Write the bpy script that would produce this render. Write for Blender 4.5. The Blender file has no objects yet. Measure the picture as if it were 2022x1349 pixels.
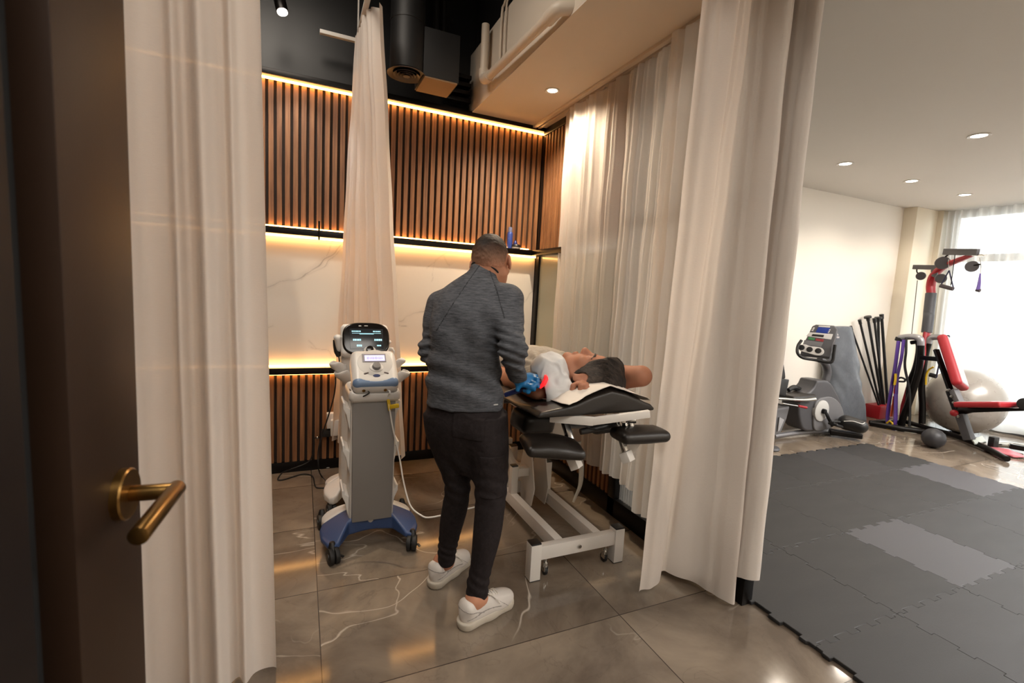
import bpy, math, random
import numpy as np
from mathutils import Vector, Matrix

# ---------------------------------------------------------------- camera, world, exposure
S = bpy.context.scene
COL = S.collection
R = math.radians
cam_d = bpy.data.cameras.new('camera')
cam = bpy.data.objects.new('camera', cam_d)
COL.objects.link(cam)
cam_d.sensor_width = 36.0
cam_d.lens = 36.0 * 931.125 / 2022.0
cam_d.clip_start = 0.05
YAW, PITCH, ROLL = R(24.2725), R(6.1715), R(3.0697)
fw = Vector((math.sin(YAW)*math.cos(PITCH), math.cos(YAW)*math.cos(PITCH), -math.sin(PITCH)))
rt = Vector((math.cos(YAW), -math.sin(YAW), 0))
up = rt.cross(fw)
rx = math.cos(ROLL)*rt + math.sin(ROLL)*up
ux = -math.sin(ROLL)*rt + math.cos(ROLL)*up
cam.matrix_world = Matrix(((rx.x, ux.x, -fw.x, 0), (rx.y, ux.y, -fw.y, 0), (rx.z, ux.z, -fw.z, 1.38), (0, 0, 0, 1)))
cam_d.dof.use_dof = True
cam_d.dof.focus_distance = 2.6
cam_d.dof.aperture_fstop = 5.0
S.camera = cam

W = bpy.data.worlds.new('daylight')
S.world = W
W.use_nodes = True
bg = W.node_tree.nodes['Background']
bg.inputs[0].default_value = (0.93, 0.97, 1.0, 1)
bg.inputs[1].default_value = 10.0

S.view_settings.view_transform = 'Standard'
S.view_settings.look = 'None'
S.view_settings.gamma = 1.0
S.view_settings.use_curve_mapping = False
S.view_settings.exposure = 0.3
S.cycles.use_denoising = True
S.cycles.max_bounces = 10
S.cycles.diffuse_bounces = 5
S.cycles.transparent_max_bounces = 16
S.cycles.sample_clamp_indirect = 6.0
S.cycles.caustics_reflective = False
S.cycles.caustics_refractive = False

def lamp(name, kind, loc, energy, color=(1, 1, 1), rot=(0, 0, 0), size=None, size_y=None, spot=None, blend=0.4, portal=False):
    d = bpy.data.lights.new(name, kind)
    d.energy = energy
    d.color = color
    if kind == 'AREA':
        d.shape = 'RECTANGLE'
        d.size = size
        d.size_y = size_y or size
        if portal:
            d.cycles.is_portal = True
    elif size is not None:
        d.shadow_soft_size = size
    if kind == 'SPOT':
        d.spot_size = spot
        d.spot_blend = blend
    o = bpy.data.objects.new(name, d)
    o.location = loc
    o.rotation_euler = rot
    COL.objects.link(o)
    return o

# daylight enters by the window only; a portal helps to sample it
lamp('window_portal', 'AREA', (7.72, 1.3, 1.45), 1, rot=(0, R(90), 0), size=2.4, size_y=4.2, portal=True)
# unseen fills added behind the camera and over the gym, beside the room's lamp
lamp('lobby_fill', 'AREA', (0.2, -0.9, 3.2), 50, (1.0, 0.93, 0.84), (0, 0, 0), 1.8, 1.4)  # added unseen fill, lights the door and curtains from the front
lamp('room_lamp', 'AREA', (-0.45, 2.0, 3.55), 34, (1.0, 0.89, 0.76), (0, 0, 0), 1.0, 1.0)
lamp('gym_fill', 'AREA', (5.9, 0.3, 2.68), 165, (1.0, 0.97, 0.94), (0, 0, 0), 2.4, 1.6)  # added overhead fill, out of view, brightens the gym
lamp('lobby_fill_far', 'AREA', (3.2, -1.2, 2.66), 60, (1.0, 0.95, 0.88), (0, 0, 0), 1.6, 1.2)  # second added fill behind the camera, unseen, lifts the gym ceiling

# ---------------------------------------------------------------- materials
def lin(c):
    if isinstance(c, str):
        c = [int(c[i:i+2], 16) for i in (0, 2, 4)]
    return tuple(((v/255.0)/12.92 if v/255.0 <= 0.04045 else ((v/255.0+0.055)/1.055)**2.4) for v in c) + (1.0,)

def nd(nt, kind, props=None, **inp):
    n = nt.nodes.new('ShaderNode' + kind)
    for k, v in (props or {}).items():
        setattr(n, k, v)
    for k, v in inp.items():
        key = int(k[1:]) if k[0] == 'i' and k[1:].isdigit() else k.replace('_', ' ')
        s = n.inputs[key]
        if isinstance(v, bpy.types.NodeSocket):
            nt.links.new(v, s)
        else:
            s.default_value = v
    return n

def base_mat(name):
    m = bpy.data.materials.new(name)
    m.use_nodes = True
    nt = m.node_tree
    return m, nt, nt.nodes['Principled BSDF']

def mat(name, col, rough=0.5, metal=0.0, var=0.0, vscale=8.0, bump=0.0, bscale=60.0, stretch=(1, 1, 1), coat=0.0, spec=0.5, sheen=0.0):
    m, nt, p = base_mat(name)
    c = lin(col)
    p.inputs['Base Color'].default_value = c
    p.inputs['Roughness'].default_value = rough
    p.inputs['Metallic'].default_value = metal
    p.inputs['Coat Weight'].default_value = coat
    p.inputs['Specular IOR Level'].default_value = spec
    p.inputs['Sheen Weight'].default_value = sheen
    tc = nd(nt, 'TexCoord')
    mp = nd(nt, 'Mapping', Vector=tc.outputs['Object'], Scale=stretch)
    nz = nd(nt, 'TexNoise', Vector=mp.outputs[0], Scale=vscale, Detail=5.0)
    if var > 0:
        mx = nd(nt, 'Mix', {'data_type': 'RGBA'}, Factor=nz.outputs[0])
        mx.inputs[6].default_value = tuple(v*(1-var) for v in c[:3]) + (1,)
        mx.inputs[7].default_value = tuple(min(1, v*(1+var)) for v in c[:3]) + (1,)
        nt.links.new(mx.outputs[2], p.inputs['Base Color'])
    rr = nd(nt, 'MapRange', Value=nz.outputs[0], To_Min=max(0.02, rough-0.06), To_Max=min(1, rough+0.06))
    nt.links.new(rr.outputs[0], p.inputs['Roughness'])
    if bump > 0:
        nb = nd(nt, 'TexNoise', Vector=mp.outputs[0], Scale=bscale, Detail=4.0)
        bp = nd(nt, 'Bump', Strength=bump, Distance=0.004, Height=nb.outputs[0])
        nt.links.new(bp.outputs[0], p.inputs['Normal'])
    return m

def glow(name, col, strength):
    m, nt, p = base_mat(name)
    p.inputs['Base Color'].default_value = lin(col)
    p.inputs['Emission Color'].default_value = lin(col)
    p.inputs['Emission Strength'].default_value = strength
    return m

def cloth_mat(name, col, transl=0.35, transp=0.05, weave=1.0):
    m, nt, p = base_mat(name)
    c = lin(col)
    tc = nd(nt, 'TexCoord')
    wv = nd(nt, 'TexNoise', Vector=nd(nt, 'Mapping', Vector=tc.outputs['Object'], Scale=(60, 60, 900)).outputs[0], Scale=1.0, Detail=2.0)
    wr = nd(nt, 'TexNoise', Vector=nd(nt, 'Mapping', Vector=tc.outputs['Object'], Scale=(9, 9, 5)).outputs[0], Scale=1.0, Detail=4.0)
    hsum = nd(nt, 'Math', {'operation': 'MULTIPLY_ADD'}, i0=wr.outputs[0], i1=3.0, i2=wv.outputs[0])
    bp = nd(nt, 'Bump', Strength=0.25*weave, Distance=0.004, Height=hsum.outputs[0])
    mx = nd(nt, 'Mix', {'data_type': 'RGBA'}, Factor=wv.outputs[0])
    mx.inputs[6].default_value = tuple(v*0.93 for v in c[:3]) + (1,)
    mx.inputs[7].default_value = c
    df = nd(nt, 'BsdfDiffuse', Color=mx.outputs[2], Normal=bp.outputs[0])
    tl = nd(nt, 'BsdfTranslucent', Color=mx.outputs[2], Normal=bp.outputs[0])
    s1 = nd(nt, 'MixShader', i0=transl, i1=df.outputs[0], i2=tl.outputs[0])
    tr = nd(nt, 'BsdfTransparent')
    s2 = nd(nt, 'MixShader', i0=transp, i1=s1.outputs[0], i2=tr.outputs[0])
    nt.links.new(s2.outputs[0], nt.nodes['Material Output'].inputs[0])
    nt.nodes.remove(p)
    return m

# ---------------------------------------------------------------- objects
ORG = {}
def tag(o, label=None, cat=None, group=None, kind=None):
    if label: o['label'] = label
    if cat: o['category'] = cat
    if group: o['group'] = group
    if kind: o['kind'] = kind
    return o

def thing(name, label, cat, loc=(0, 0, 0), group=None):
    o = bpy.data.objects.new(name, None)
    o.empty_display_size = 0.05
    COL.objects.link(o)
    o.location = loc
    ORG[o.name] = Vector(loc)
    return tag(o, label, cat, group)

def link(name, me, m, parent=None, smooth=False, loc=None):
    """verts given in world space; children are stored relative to their parent's origin"""
    o = bpy.data.objects.new(name, me)
    COL.objects.link(o)
    base = ORG[parent.name] if parent is not None else Vector((0, 0, 0))
    org = Vector(loc) if loc is not None else base
    if org.length > 0:
        me.transform(Matrix.Translation(-org))
    ORG[o.name] = org
    o.location = org - base
    if parent is not None:
        o.parent = parent
    for mm in (m if isinstance(m, (list, tuple)) else [m]):
        me.materials.append(mm)
    if smooth:
        me.polygons.foreach_set('use_smooth', [True]*len(me.polygons))
    return o

def frame_of(d, upv=(0, 0, 1)):
    d = Vector(d).normalized()
    u = Vector(upv)
    if abs(d.dot(u)) > 0.97:
        u = Vector((0, 1, 0)) if abs(d.y) < 0.9 else Vector((1, 0, 0))
    x = u.cross(d).normalized()
    y = d.cross(x).normalized()
    return x, y, d

def catmull(pts, n):
    pts = [Vector(p) for p in pts]
    if len(pts) == 2:
        return [pts[0].lerp(pts[1], i/(n-1)) for i in range(n)]
    ext = [pts[0]*2-pts[1]] + pts + [pts[-1]*2-pts[-2]]
    L = [0]
    for a, b in zip(pts, pts[1:]):
        L.append(L[-1] + max((b-a).length, 1e-6)**0.75)
    out = []
    for i in range(n):
        s = L[-1]*i/(n-1)
        k = 0
        while k < len(pts)-2 and s > L[k+1]:
            k += 1
        t = (s-L[k])/(L[k+1]-L[k])
        p0, p1, p2, p3 = ext[k:k+4]
        out.append(0.5*((2*p1) + (p2-p0)*t + (2*p0-5*p1+4*p2-p3)*t*t + (3*p1-p0-3*p2+p3)*t**3))
    return out

class MB:
    """gathers simple solids; build() links them as ONE mesh object"""
    def __init__(s):
        s.v, s.f = [], []
    def add(s, vs, fs):
        b = len(s.v)
        s.v += [tuple(v) for v in vs]
        s.f += [tuple(b+i for i in f) for f in fs]
        return s
    def box(s, c, d, rot=None):
        hx, hy, hz = d[0]/2, d[1]/2, d[2]/2
        M = rot if rot is not None else Matrix.Identity(3)
        vs = [Vector(c) + M @ Vector((x*hx, y*hy, z*hz)) for x in (-1, 1) for y in (-1, 1) for z in (-1, 1)]
        return s.add(vs, [(0, 1, 3, 2), (4, 6, 7, 5), (0, 4, 5, 1), (2, 3, 7, 6), (0, 2, 6, 4), (1, 5, 7, 3)])
    def b2(s, lo, hi):
        return s.box([(a+b)/2 for a, b in zip(lo, hi)], [abs(b-a) for a, b in zip(lo, hi)])
    def bar(s, a, b, w, h, upv=(0, 0, 1)):
        a, b = Vector(a), Vector(b)
        x, y, d = frame_of(b-a, upv)
        M = Matrix((x, y, d)).transposed()
        return s.box((a+b)/2, (w, h, (b-a).length), M)
    def tube(s, pts, r, seg=12, n=None, flat=1.0, upv=(0, 0, 1)):
        pts = [Vector(p) for p in pts]
        if n: pts = catmull(pts, n)
        N = len(pts)
        rs = r if isinstance(r, (list, tuple)) else [r]*N
        if len(rs) != N:
            rs = [rs[int(i*(len(rs)-1)/(N-1))] + (rs[min(len(rs)-1, int(i*(len(rs)-1)/(N-1))+1)]-rs[int(i*(len(rs)-1)/(N-1))])*((i*(len(rs)-1)/(N-1)) % 1) for i in range(N)]
        x, y, d = frame_of(pts[1]-pts[0], upv)
        vs, fs = [], []
        for i, p in enumerate(pts):
            t = (pts[min(i+1, N-1)]-pts[max(i-1, 0)]).normalized()
            x = (x - t*x.dot(t)).normalized()
            y = t.cross(x)
            for k in range(seg):
                a = 2*math.pi*k/seg
                vs.append(p + (x*math.cos(a) + y*math.sin(a)*flat)*rs[i])
        for i in range(N-1):
            for k in range(seg):
                k2 = (k+1) % seg
                fs.append((i*seg+k, i*seg+k2, (i+1)*seg+k2, (i+1)*seg+k))
        fs.append(tuple(range(seg-1, -1, -1)))
        fs.append(tuple((N-1)*seg+k for k in range(seg)))
        return s.add(vs, fs)
    def cyl(s, a, b, r, r2=None, seg=24):
        return s.tube([a, b], [r, r if r2 is None else r2], seg)
    def lathe(s, prof, org, ax=(0, 0, 1), seg=32, caps=False):
        x, y, d = frame_of(ax)
        o = Vector(org)
        vs, fs = [], []
        for r, h in prof:
            for k in range(seg):
                a = 2*math.pi*k/seg
                vs.append(o + d*h + (x*math.cos(a)+y*math.sin(a))*max(r, 1e-4))
        for i in range(len(prof)-1):
            for k in range(seg):
                k2 = (k+1) % seg
                fs.append((i*seg+k, i*seg+k2, (i+1)*seg+k2, (i+1)*seg+k))
        if caps:
            fs.append(tuple(range(seg-1, -1, -1)))
            fs.append(tuple((len(prof)-1)*seg+k for k in range(seg)))
        return s.add(vs, fs)
    def prism(s, poly, off):
        off = Vector(off)
        n = len(poly)
        vs = [Vector(p) for p in poly] + [Vector(p)+off for p in poly]
        fs = [tuple(range(n-1, -1, -1)), tuple(range(n, 2*n))] + [(i, (i+1) % n, n+(i+1) % n, n+i) for i in range(n)]
        return s.add(vs, fs)
    def ball(s, c, r, seg=24, rings=14):
        rr = r if isinstance(r, (list, tuple)) else (r, r, r)
        vs, fs = [], []
        for i in range(rings+1):
            t = math.pi*i/rings
            for k in range(seg):
                a = 2*math.pi*k/seg
                q = max(math.sin(t), 1e-3)
                vs.append((c[0]+rr[0]*q*math.cos(a), c[1]+rr[1]*q*math.sin(a), c[2]+rr[2]*math.cos(t)))
        for i in range(rings):
            for k in range(seg):
                k2 = (k+1) % seg
                fs.append((i*seg+k, (i+1)*seg+k, (i+1)*seg+k2, i*seg+k2))
        return s.add(vs, fs)
    def build(s, name, m, parent=None, smooth=False, bevel=0.0, seg=2, loc=None):
        me = bpy.data.meshes.new(name)
        me.from_pydata([tuple(v) for v in s.v], [], s.f)
        import bmesh
        bm = bmesh.new()
        bm.from_mesh(me)
        bmesh.ops.recalc_face_normals(bm, faces=bm.faces)
        if bevel > 0:
            ed = [e for e in bm.edges if len(e.link_faces) == 2 and e.calc_face_angle(0) > 0.6]
            bmesh.ops.bevel(bm, geom=ed, offset=bevel, segments=seg, profile=0.6, affect='EDGES', clamp_overlap=True)
        bm.to_mesh(me)
        bm.free()
        o = link(name, me, m, parent, False, loc)
        if smooth or bevel > 0:
            me.polygons.foreach_set('use_smooth', [True]*len(me.polygons))
            me.set_sharp_from_angle(angle=R(38))
        return o

# ---------------------------------------------------------------- distance-field modelling (bodies, clothes, pads)
_rng = np.random.RandomState(7)
_lat = _rng.rand(32, 32, 32).astype(np.float32)
def vnoise(P, scale):
    q = P*np.float32(scale)
    i = np.floor(q).astype(np.int32)
    f = (q-i).astype(np.float32)
    f = f*f*(3-2*f)
    i &= 31
    j = (i+1) & 31
    a = 0
    for dx in (0, 1):
        for dy in (0, 1):
            for dz in (0, 1):
                w = (f[..., 0] if dx else 1-f[..., 0])*(f[..., 1] if dy else 1-f[..., 1])*(f[..., 2] if dz else 1-f[..., 2])
                a = a + w*_lat[(j if dx else i)[..., 0], (j if dy else i)[..., 1], (j if dz else i)[..., 2]]
    return a*2-1

class Vox:
    def __init__(s, lo, hi, h):
        s.h = h
        s.lo = np.array(lo, np.float32)
        s.n = np.ceil((np.array(hi)-np.array(lo))/h).astype(int)+1
        s.F = np.full(s.n, 0.2, np.float32)
    def clone(s, off=0.0):
        v = Vox.__new__(Vox)
        v.h, v.lo, v.n = s.h, s.lo, s.n
        v.F = s.F-np.float32(off)
        return v
    def grid(s, sl=None):
        if sl is None: sl = [slice(0, k) for k in s.n]
        ax = [s.lo[i]+np.arange(sl[i].start, sl[i].stop, dtype=np.float32)*s.h for i in range(3)]
        return np.stack(np.meshgrid(*ax, indexing='ij'), -1)
    def _u(s, blo, bhi, fn, k, op='add'):
        m = k+3*s.h+0.02
        a = np.clip(np.floor((np.array(blo)-m-s.lo)/s.h).astype(int), 0, s.n)
        b = np.clip(np.ceil((np.array(bhi)+m-s.lo)/s.h).astype(int)+1, 0, s.n)
        if np.any(b <= a): return s
        sl = [slice(int(x), int(y)) for x, y in zip(a, b)]
        d = fn(s.grid(sl)).astype(np.float32)
        t = tuple(sl)
        A = s.F[t]
        if op == 'sub':
            d = -d
            hh = np.maximum(k-np.abs(A-d), 0)/max(k, 1e-6)
            s.F[t] = np.maximum(A, d)+hh*hh*k*0.25
        else:
            hh = np.maximum(k-np.abs(A-d), 0)/max(k, 1e-6)
            s.F[t] = np.minimum(A, d)-hh*hh*k*0.25
        return s
    def cap(s, a, b, ra, rb=None, k=0.02, flat=None, fk=1.0, op='add'):
        rb = ra if rb is None else rb
        a, b = np.array(a, np.float32), np.array(b, np.float32)
        R_ = max(ra, rb)
        fl = np.array(Vector(flat).normalized(), np.float32) if flat is not None else None
        def fn(P):
            pa, ba = P-a, b-a
            t = np.clip((pa@ba)/max(float(ba@ba), 1e-9), 0, 1)
            o = pa-t[..., None]*ba
            q = (o*o).sum(-1)
            if fl is not None:
                q = q+(fk*fk-1)*(o@fl)**2
            r = ra+t*(rb-ra)
            d = np.sqrt(q)-r
            return d/(1.0 if fl is None else max(1.0, fk**0.7)) if fl is not None else d
        return s._u(np.minimum(a, b)-R_, np.maximum(a, b)+R_, fn, k, op)
    def ell(s, c, r, rot=None, k=0.02, op='add'):
        c = np.array(c, np.float32)
        r = np.array(r if hasattr(r, '__len__') else (r, r, r), np.float32)
        M = np.array(rot, np.float32) if rot is not None else np.eye(3, dtype=np.float32)  # columns = local axes
        ext = np.sqrt(((M*r)**2).sum(1))
        def fn(P):
            q = (P-c)@M
            k0 = np.sqrt(((q/r)**2).sum(-1))
            k1 = np.sqrt(((q/(r*r))**2).sum(-1))
            return k0*(k0-1)/np.maximum(k1, 1e-6)
        return s._u(c-ext, c+ext, fn, k, op)
    def box(s, c, half, rnd=0.01, rot=None, k=0.01, op='add'):
        c = np.array(c, np.float32)
        hb = np.array(half, np.float32)-rnd
        M = np.array(rot, np.float32) if rot is not None else np.eye(3, dtype=np.float32)
        ext = (np.abs(M)*(hb+rnd)).sum(1)
        def fn(P):
            q = np.abs((P-c)@M)-hb
            return np.sqrt((np.maximum(q, 0)**2).sum(-1))+np.minimum(q.max(-1), 0)-rnd
        return s._u(c-ext, c+ext, fn, k, op)
    def cut(s, p, n, k=0.004):
        """keep the side the normal points away from"""
        n = np.array(Vector(n).normalized(), np.float32)
        d = (s.grid()-np.array(p, np.float32))@n
        hh = np.maximum(k-np.abs(s.F-d), 0)/k
        s.F = np.maximum(s.F, d)+hh*hh*k*0.25
        return s
    def noise(s, amp, scale, stretch=(1, 1, 1), near=0.03):
        idx = np.where(np.abs(s.F) < near)
        P = np.stack(idx, -1).astype(np.float32)*s.h+s.lo
        s.F[idx] += amp*vnoise(P*np.array(stretch, np.float32)+np.float32(50), scale)
        return s
    def mesh(s, name, smooth_it=1):
        F = s.F.copy()
        F[0], F[-1] = np.maximum(F[0], .01), np.maximum(F[-1], .01)
        F[:, 0], F[:, -1] = np.maximum(F[:, 0], .01), np.maximum(F[:, -1], .01)
        F[:, :, 0], F[:, :, -1] = np.maximum(F[:, :, 0], .01), np.maximum(F[:, :, -1], .01)
        I = F < 0
        nx, ny, nz = F.shape
        cnt = np.zeros((nx-1, ny-1, nz-1), np.int8)
        for dx in (0, 1):
            for dy in (0, 1):
                for dz in (0, 1):
                    cnt += I[dx:nx-1+dx, dy:ny-1+dy, dz:nz-1+dz]
        act = np.argwhere((cnt > 0) & (cnt < 8))
        vid = np.full(cnt.shape, -1, np.int32)
        vid[act[:, 0], act[:, 1], act[:, 2]] = np.arange(len(act))
        acc = np.zeros((len(act), 3), np.float32)
        num = np.zeros(len(act), np.float32)
        cs = [(0, 0, 0), (1, 0, 0), (0, 1, 0), (1, 1, 0), (0, 0, 1), (1, 0, 1), (0, 1, 1), (1, 1, 1)]
        es = [(0, 1), (2, 3), (4, 5), (6, 7), (0, 2), (1, 3), (4, 6), (5, 7), (0, 4), (1, 5), (2, 6), (3, 7)]
        for e0, e1 in es:
            c0, c1 = np.array(cs[e0]), np.array(cs[e1])
            a = F[tuple((act+c0).T)]
            b = F[tuple((act+c1).T)]
            x = (a < 0) != (b < 0)
            t = np.where(x, a/np.where(np.abs(a-b) < 1e-9, 1, a-b), 0)
            acc += np.where(x[:, None], c0+(c1-c0)*t[:, None], 0)
            num += x
        V = s.lo+(act+acc/num[:, None])*s.h
        faces = []
        for ax in range(3):
            sl0 = [slice(None)]*3; sl1 = [slice(None)]*3
            sl0[ax] = slice(0, -1); sl1[ax] = slice(1, None)
            A, B = I[tuple(sl0)], I[tuple(sl1)]
            e = np.argwhere(A != B)
            o1, o2 = (ax+1) % 3, (ax+2) % 3
            ok = (e[:, o1] > 0) & (e[:, o2] > 0) & (e[:, o1] < F.shape[o1]-1) & (e[:, o2] < F.shape[o2]-1)
            e = e[ok]
            sgn = A[tuple(e.T)]
            def q(d1, d2):
                z = e.copy()
                z[:, o1] += d1
                z[:, o2] += d2
                return vid[tuple(z.T)]
            qd = np.stack([q(-1, -1), q(0, -1), q(0, 0), q(-1, 0)], 1)
            qd[~sgn] = qd[~sgn][:, ::-1]
            faces.append(qd)
        Fc = np.concatenate(faces)
        for _ in range(smooth_it):
            acc = np.zeros_like(V)
            num = np.zeros(len(V), np.float32)
            for i in range(4):
                a, b = Fc[:, i], Fc[:, (i+1) % 4]
                for c in range(3):
                    acc[:, c] += np.bincount(a, V[b, c], len(V)) + np.bincount(b, V[a, c], len(V))
                num += np.bincount(a, minlength=len(V)) + np.bincount(b, minlength=len(V))
            V = V*0.5+0.5*acc/np.maximum(num, 1)[:, None]
        me = bpy.data.meshes.new(name)
        me.vertices.add(len(V))
        me.vertices.foreach_set('co', V.astype(np.float32).ravel())
        me.loops.add(len(Fc)*4)
        me.loops.foreach_set('vertex_index', Fc.astype(np.int32).ravel())
        me.polygons.add(len(Fc))
        me.polygons.foreach_set('loop_start', np.arange(0, len(Fc)*4, 4, dtype=np.int32))
        me.polygons.foreach_set('loop_total', np.full(len(Fc), 4, np.int32))
        me.update(calc_edges=True)
        me.validate()
        me.polygons.foreach_set('use_smooth', [True]*len(me.polygons))
        return me
    def build(s, name, m, parent=None, it=1, loc=None):
        return link(name, s.mesh(name, it), m, parent, True, loc)

def sheet(name, top, bot, m, parent=None, nu=200, nv=60, folds=(), seed=1, wob=0.004, thick=0.0, mid=None, midt=0.5):
    """hanging cloth: 'top' and 'bot' are plan lines in space, folds = (count, amplitude at top, at bottom, phase)"""
    T, B = catmull(top, nu), catmull(bot, nu)
    Mid = catmull(mid, nu) if mid else None
    rg = random.Random(seed)
    ph = [rg.uniform(0, 6.28) for _ in range(8)]
    vs, fs = [], []
    for j in range(nv):
        v = j/(nv-1)
        for i in range(nu):
            u = i/(nu-1)
            if Mid:
                a, c, b = T[i], Mid[i], B[i]
                p = a.lerp(c, v/midt) if v < midt else c.lerp(b, (v-midt)/(1-midt))
            else:
                p = T[i].lerp(B[i], v)
            i0, i1 = max(i-2, 0), min(i+2, nu-1)
            tg = (T[i1]-T[i0]).lerp(B[i1]-B[i0], v)
            nrm = Vector((-tg.y, tg.x, 0))
            nrm = nrm.normalized() if nrm.length > 1e-6 else Vector((0, 1, 0))
            o = 0
            for (n, a0, a1, p0) in folds:
                uu = u+0.018*math.sin(6.28*u*2.3+ph[0])+0.012*math.sin(6.28*u*5.1+ph[1]+v*0.8)
                w = math.sin(6.28*n*uu+p0)
                o += (a0*(1-v)+a1*v)*(w+0.25*math.sin(2*6.28*n*uu+p0*1.7+ph[2]))
            o += wob*math.sin(ph[3]+v*9+u*17)*math.sin(ph[4]+v*23-u*11)
            vs.append(p+nrm*o)
    for j in range(nv-1):
        for i in range(nu-1):
            k = j*nu+i
            fs.append((k, k+nu, k+nu+1, k+1))
    me = bpy.data.meshes.new(name)
    me.from_pydata([tuple(p) for p in vs], [], fs)
    o = link(name, me, m, parent, True)
    if thick:
        md = o.modifiers.new('thickness', 'SOLIDIFY')
        md.thickness = thick
    return o

def rotm(x, y, z):
    return Matrix.Rotation(z, 3, 'Z') @ Matrix.Rotation(y, 3, 'Y') @ Matrix.Rotation(x, 3, 'X')

# ---------------------------------------------------------------- material set
M = {}
M['black_metal'] = mat('black_metal', '161312', 0.32, 0.6, 0.1)
M['black_satin'] = mat('black_satin', '131213', 0.38, 0.0, 0.25, 1.5, 0.05, 300)
M['black_paint'] = mat('black_paint', '100f10', 0.55, 0.0, 0.3, 2.0)
M['black_rubber'] = mat('black_rubber', '141313', 0.6, 0, 0.15, 12, 0.1, 200)
M['black_plastic'] = mat('black_plastic', '1a1919', 0.42, 0, 0.1, 10, 0.08, 400)
M['black_vinyl'] = mat('black_vinyl', '1b1613', 0.36, 0, 0.12, 6, 0.12, 500)
M['white_plastic'] = mat('white_plastic', 'd9d6d2', 0.35, 0, 0.03)
M['grey_plastic'] = mat('grey_plastic', '7f7c7a', 0.42, 0, 0.04)
M['pale_plastic'] = mat('pale_plastic', 'c9c6c2', 0.38, 0, 0.03)
M['blue_plastic'] = mat('blue_plastic', '2f4672', 0.45, 0, 0.06)
M['blue_grey'] = mat('blue_grey', '6d84a4', 0.35, 0, 0.05)
M['chrome'] = mat('chrome', 'c8c5c0', 0.16, 1.0, 0.05)
M['white_paint'] = mat('white_paint', 'd8d3cd', 0.4, 0, 0.04, 5)
M['soffit'] = mat('soffit_paint', 'd9cdbd', 0.75, 0, 0.03, 3)
M['ceil'] = mat('ceiling_paint', 'dcd7d0', 0.8, 0, 0.02, 2)
M['wallp'] = mat('wall_paint', 'ece6dc', 0.8, 0, 0.02, 2, 0.03, 200)
M['cream'] = mat('cream_paint', 'e9dfcb', 0.7, 0, 0.03, 2)
M['pipe'] = mat('painted_pipe', 'cdbfae', 0.45, 0, 0.06, 8)
M['red'] = mat('red_paint', '9c1822', 0.4, 0, 0.05)
M['red_vinyl'] = mat('red_vinyl', '9c1822', 0.5, 0, 0.05)
M['grey_vinyl'] = mat('grey_vinyl', 'a7a6a8', 0.5, 0, 0.06, 5)
M['dark_grey'] = mat('dark_grey_plastic', '4b4a4d', 0.45, 0, 0.08)
M['mid_grey'] = mat('mid_grey_plastic', '6b6a6c', 0.5, 0, 0.08)
M['yellow'] = mat('yellow_plastic', 'c9a514', 0.4, 0, 0.05)
M['purple'] = mat('purple_rubber', '492b78', 0.5, 0, 0.1)
M['orange'] = mat('orange_rubber', 'd8562a', 0.5, 0, 0.08)
M['brass'] = mat('aged_brass', '8a6a3c', 0.3, 1.0, 0.25, 30, 0.04, 300)
M['warm_led'] = glow('warm_led', 'ffb868', 17.0)
M['lamp_warm'] = glow('warm_lamp', 'ffe3bd', 18.0)
M['lamp_white'] = glow('white_lamp', 'fff2e4', 14.0)
M['sheer'] = cloth_mat('white_curtain', 'e6ddd5', 0.30, 0.005)
M['sheer_b'] = cloth_mat('white_curtain_thin', 'f0e8df', 0.5, 0.05)
M['voile'] = cloth_mat('window_voile', 'e6e3de', 0.55, 0.12)

def wood_mat():
    m, nt, p = base_mat('walnut_slats')
    tc = nd(nt, 'TexCoord')
    mp = nd(nt, 'Mapping', Vector=tc.outputs['Object'], Scale=(22, 22, 1.1))
    n1 = nd(nt, 'TexNoise', Vector=mp.outputs[0], Scale=2.2, Detail=7.0, Roughness=0.65)
    n2 = nd(nt, 'TexNoise', Vector=nd(nt, 'Mapping', Vector=tc.outputs['Object'], Scale=(20.4, 1, 0.1)).outputs[0], Scale=1.0, Detail=0.0)
    cr = nd(nt, 'ValToRGB', Fac=n1.outputs[0])
    cr.color_ramp.elements[0].position = 0.3
    cr.color_ramp.elements[0].color = lin('6b452c')
    cr.color_ramp.elements[1].position = 0.72
    cr.color_ramp.elements[1].color = lin('a8774f')
    mx = nd(nt, 'Mix', {'data_type': 'RGBA', 'blend_type': 'MULTIPLY'}, Factor=0.5)
    nt.links.new(cr.outputs[0], mx.inputs[6])
    g = nd(nt, 'MapRange', Value=n2.outputs[0], From_Min=0.3, From_Max=0.7, To_Min=0.6, To_Max=1.2)
    nt.links.new(nd(nt, 'CombineColor', Red=g.outputs[0], Green=g.outputs[0], Blue=g.outputs[0]).outputs[0], mx.inputs[7])
    nt.links.new(mx.outputs[2], p.inputs['Base Color'])
    p.inputs['Roughness'].default_value = 0.5
    return m
M['wood'] = wood_mat()
M['slot'] = mat('slot_felt', '2e2119', 0.9)

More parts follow.
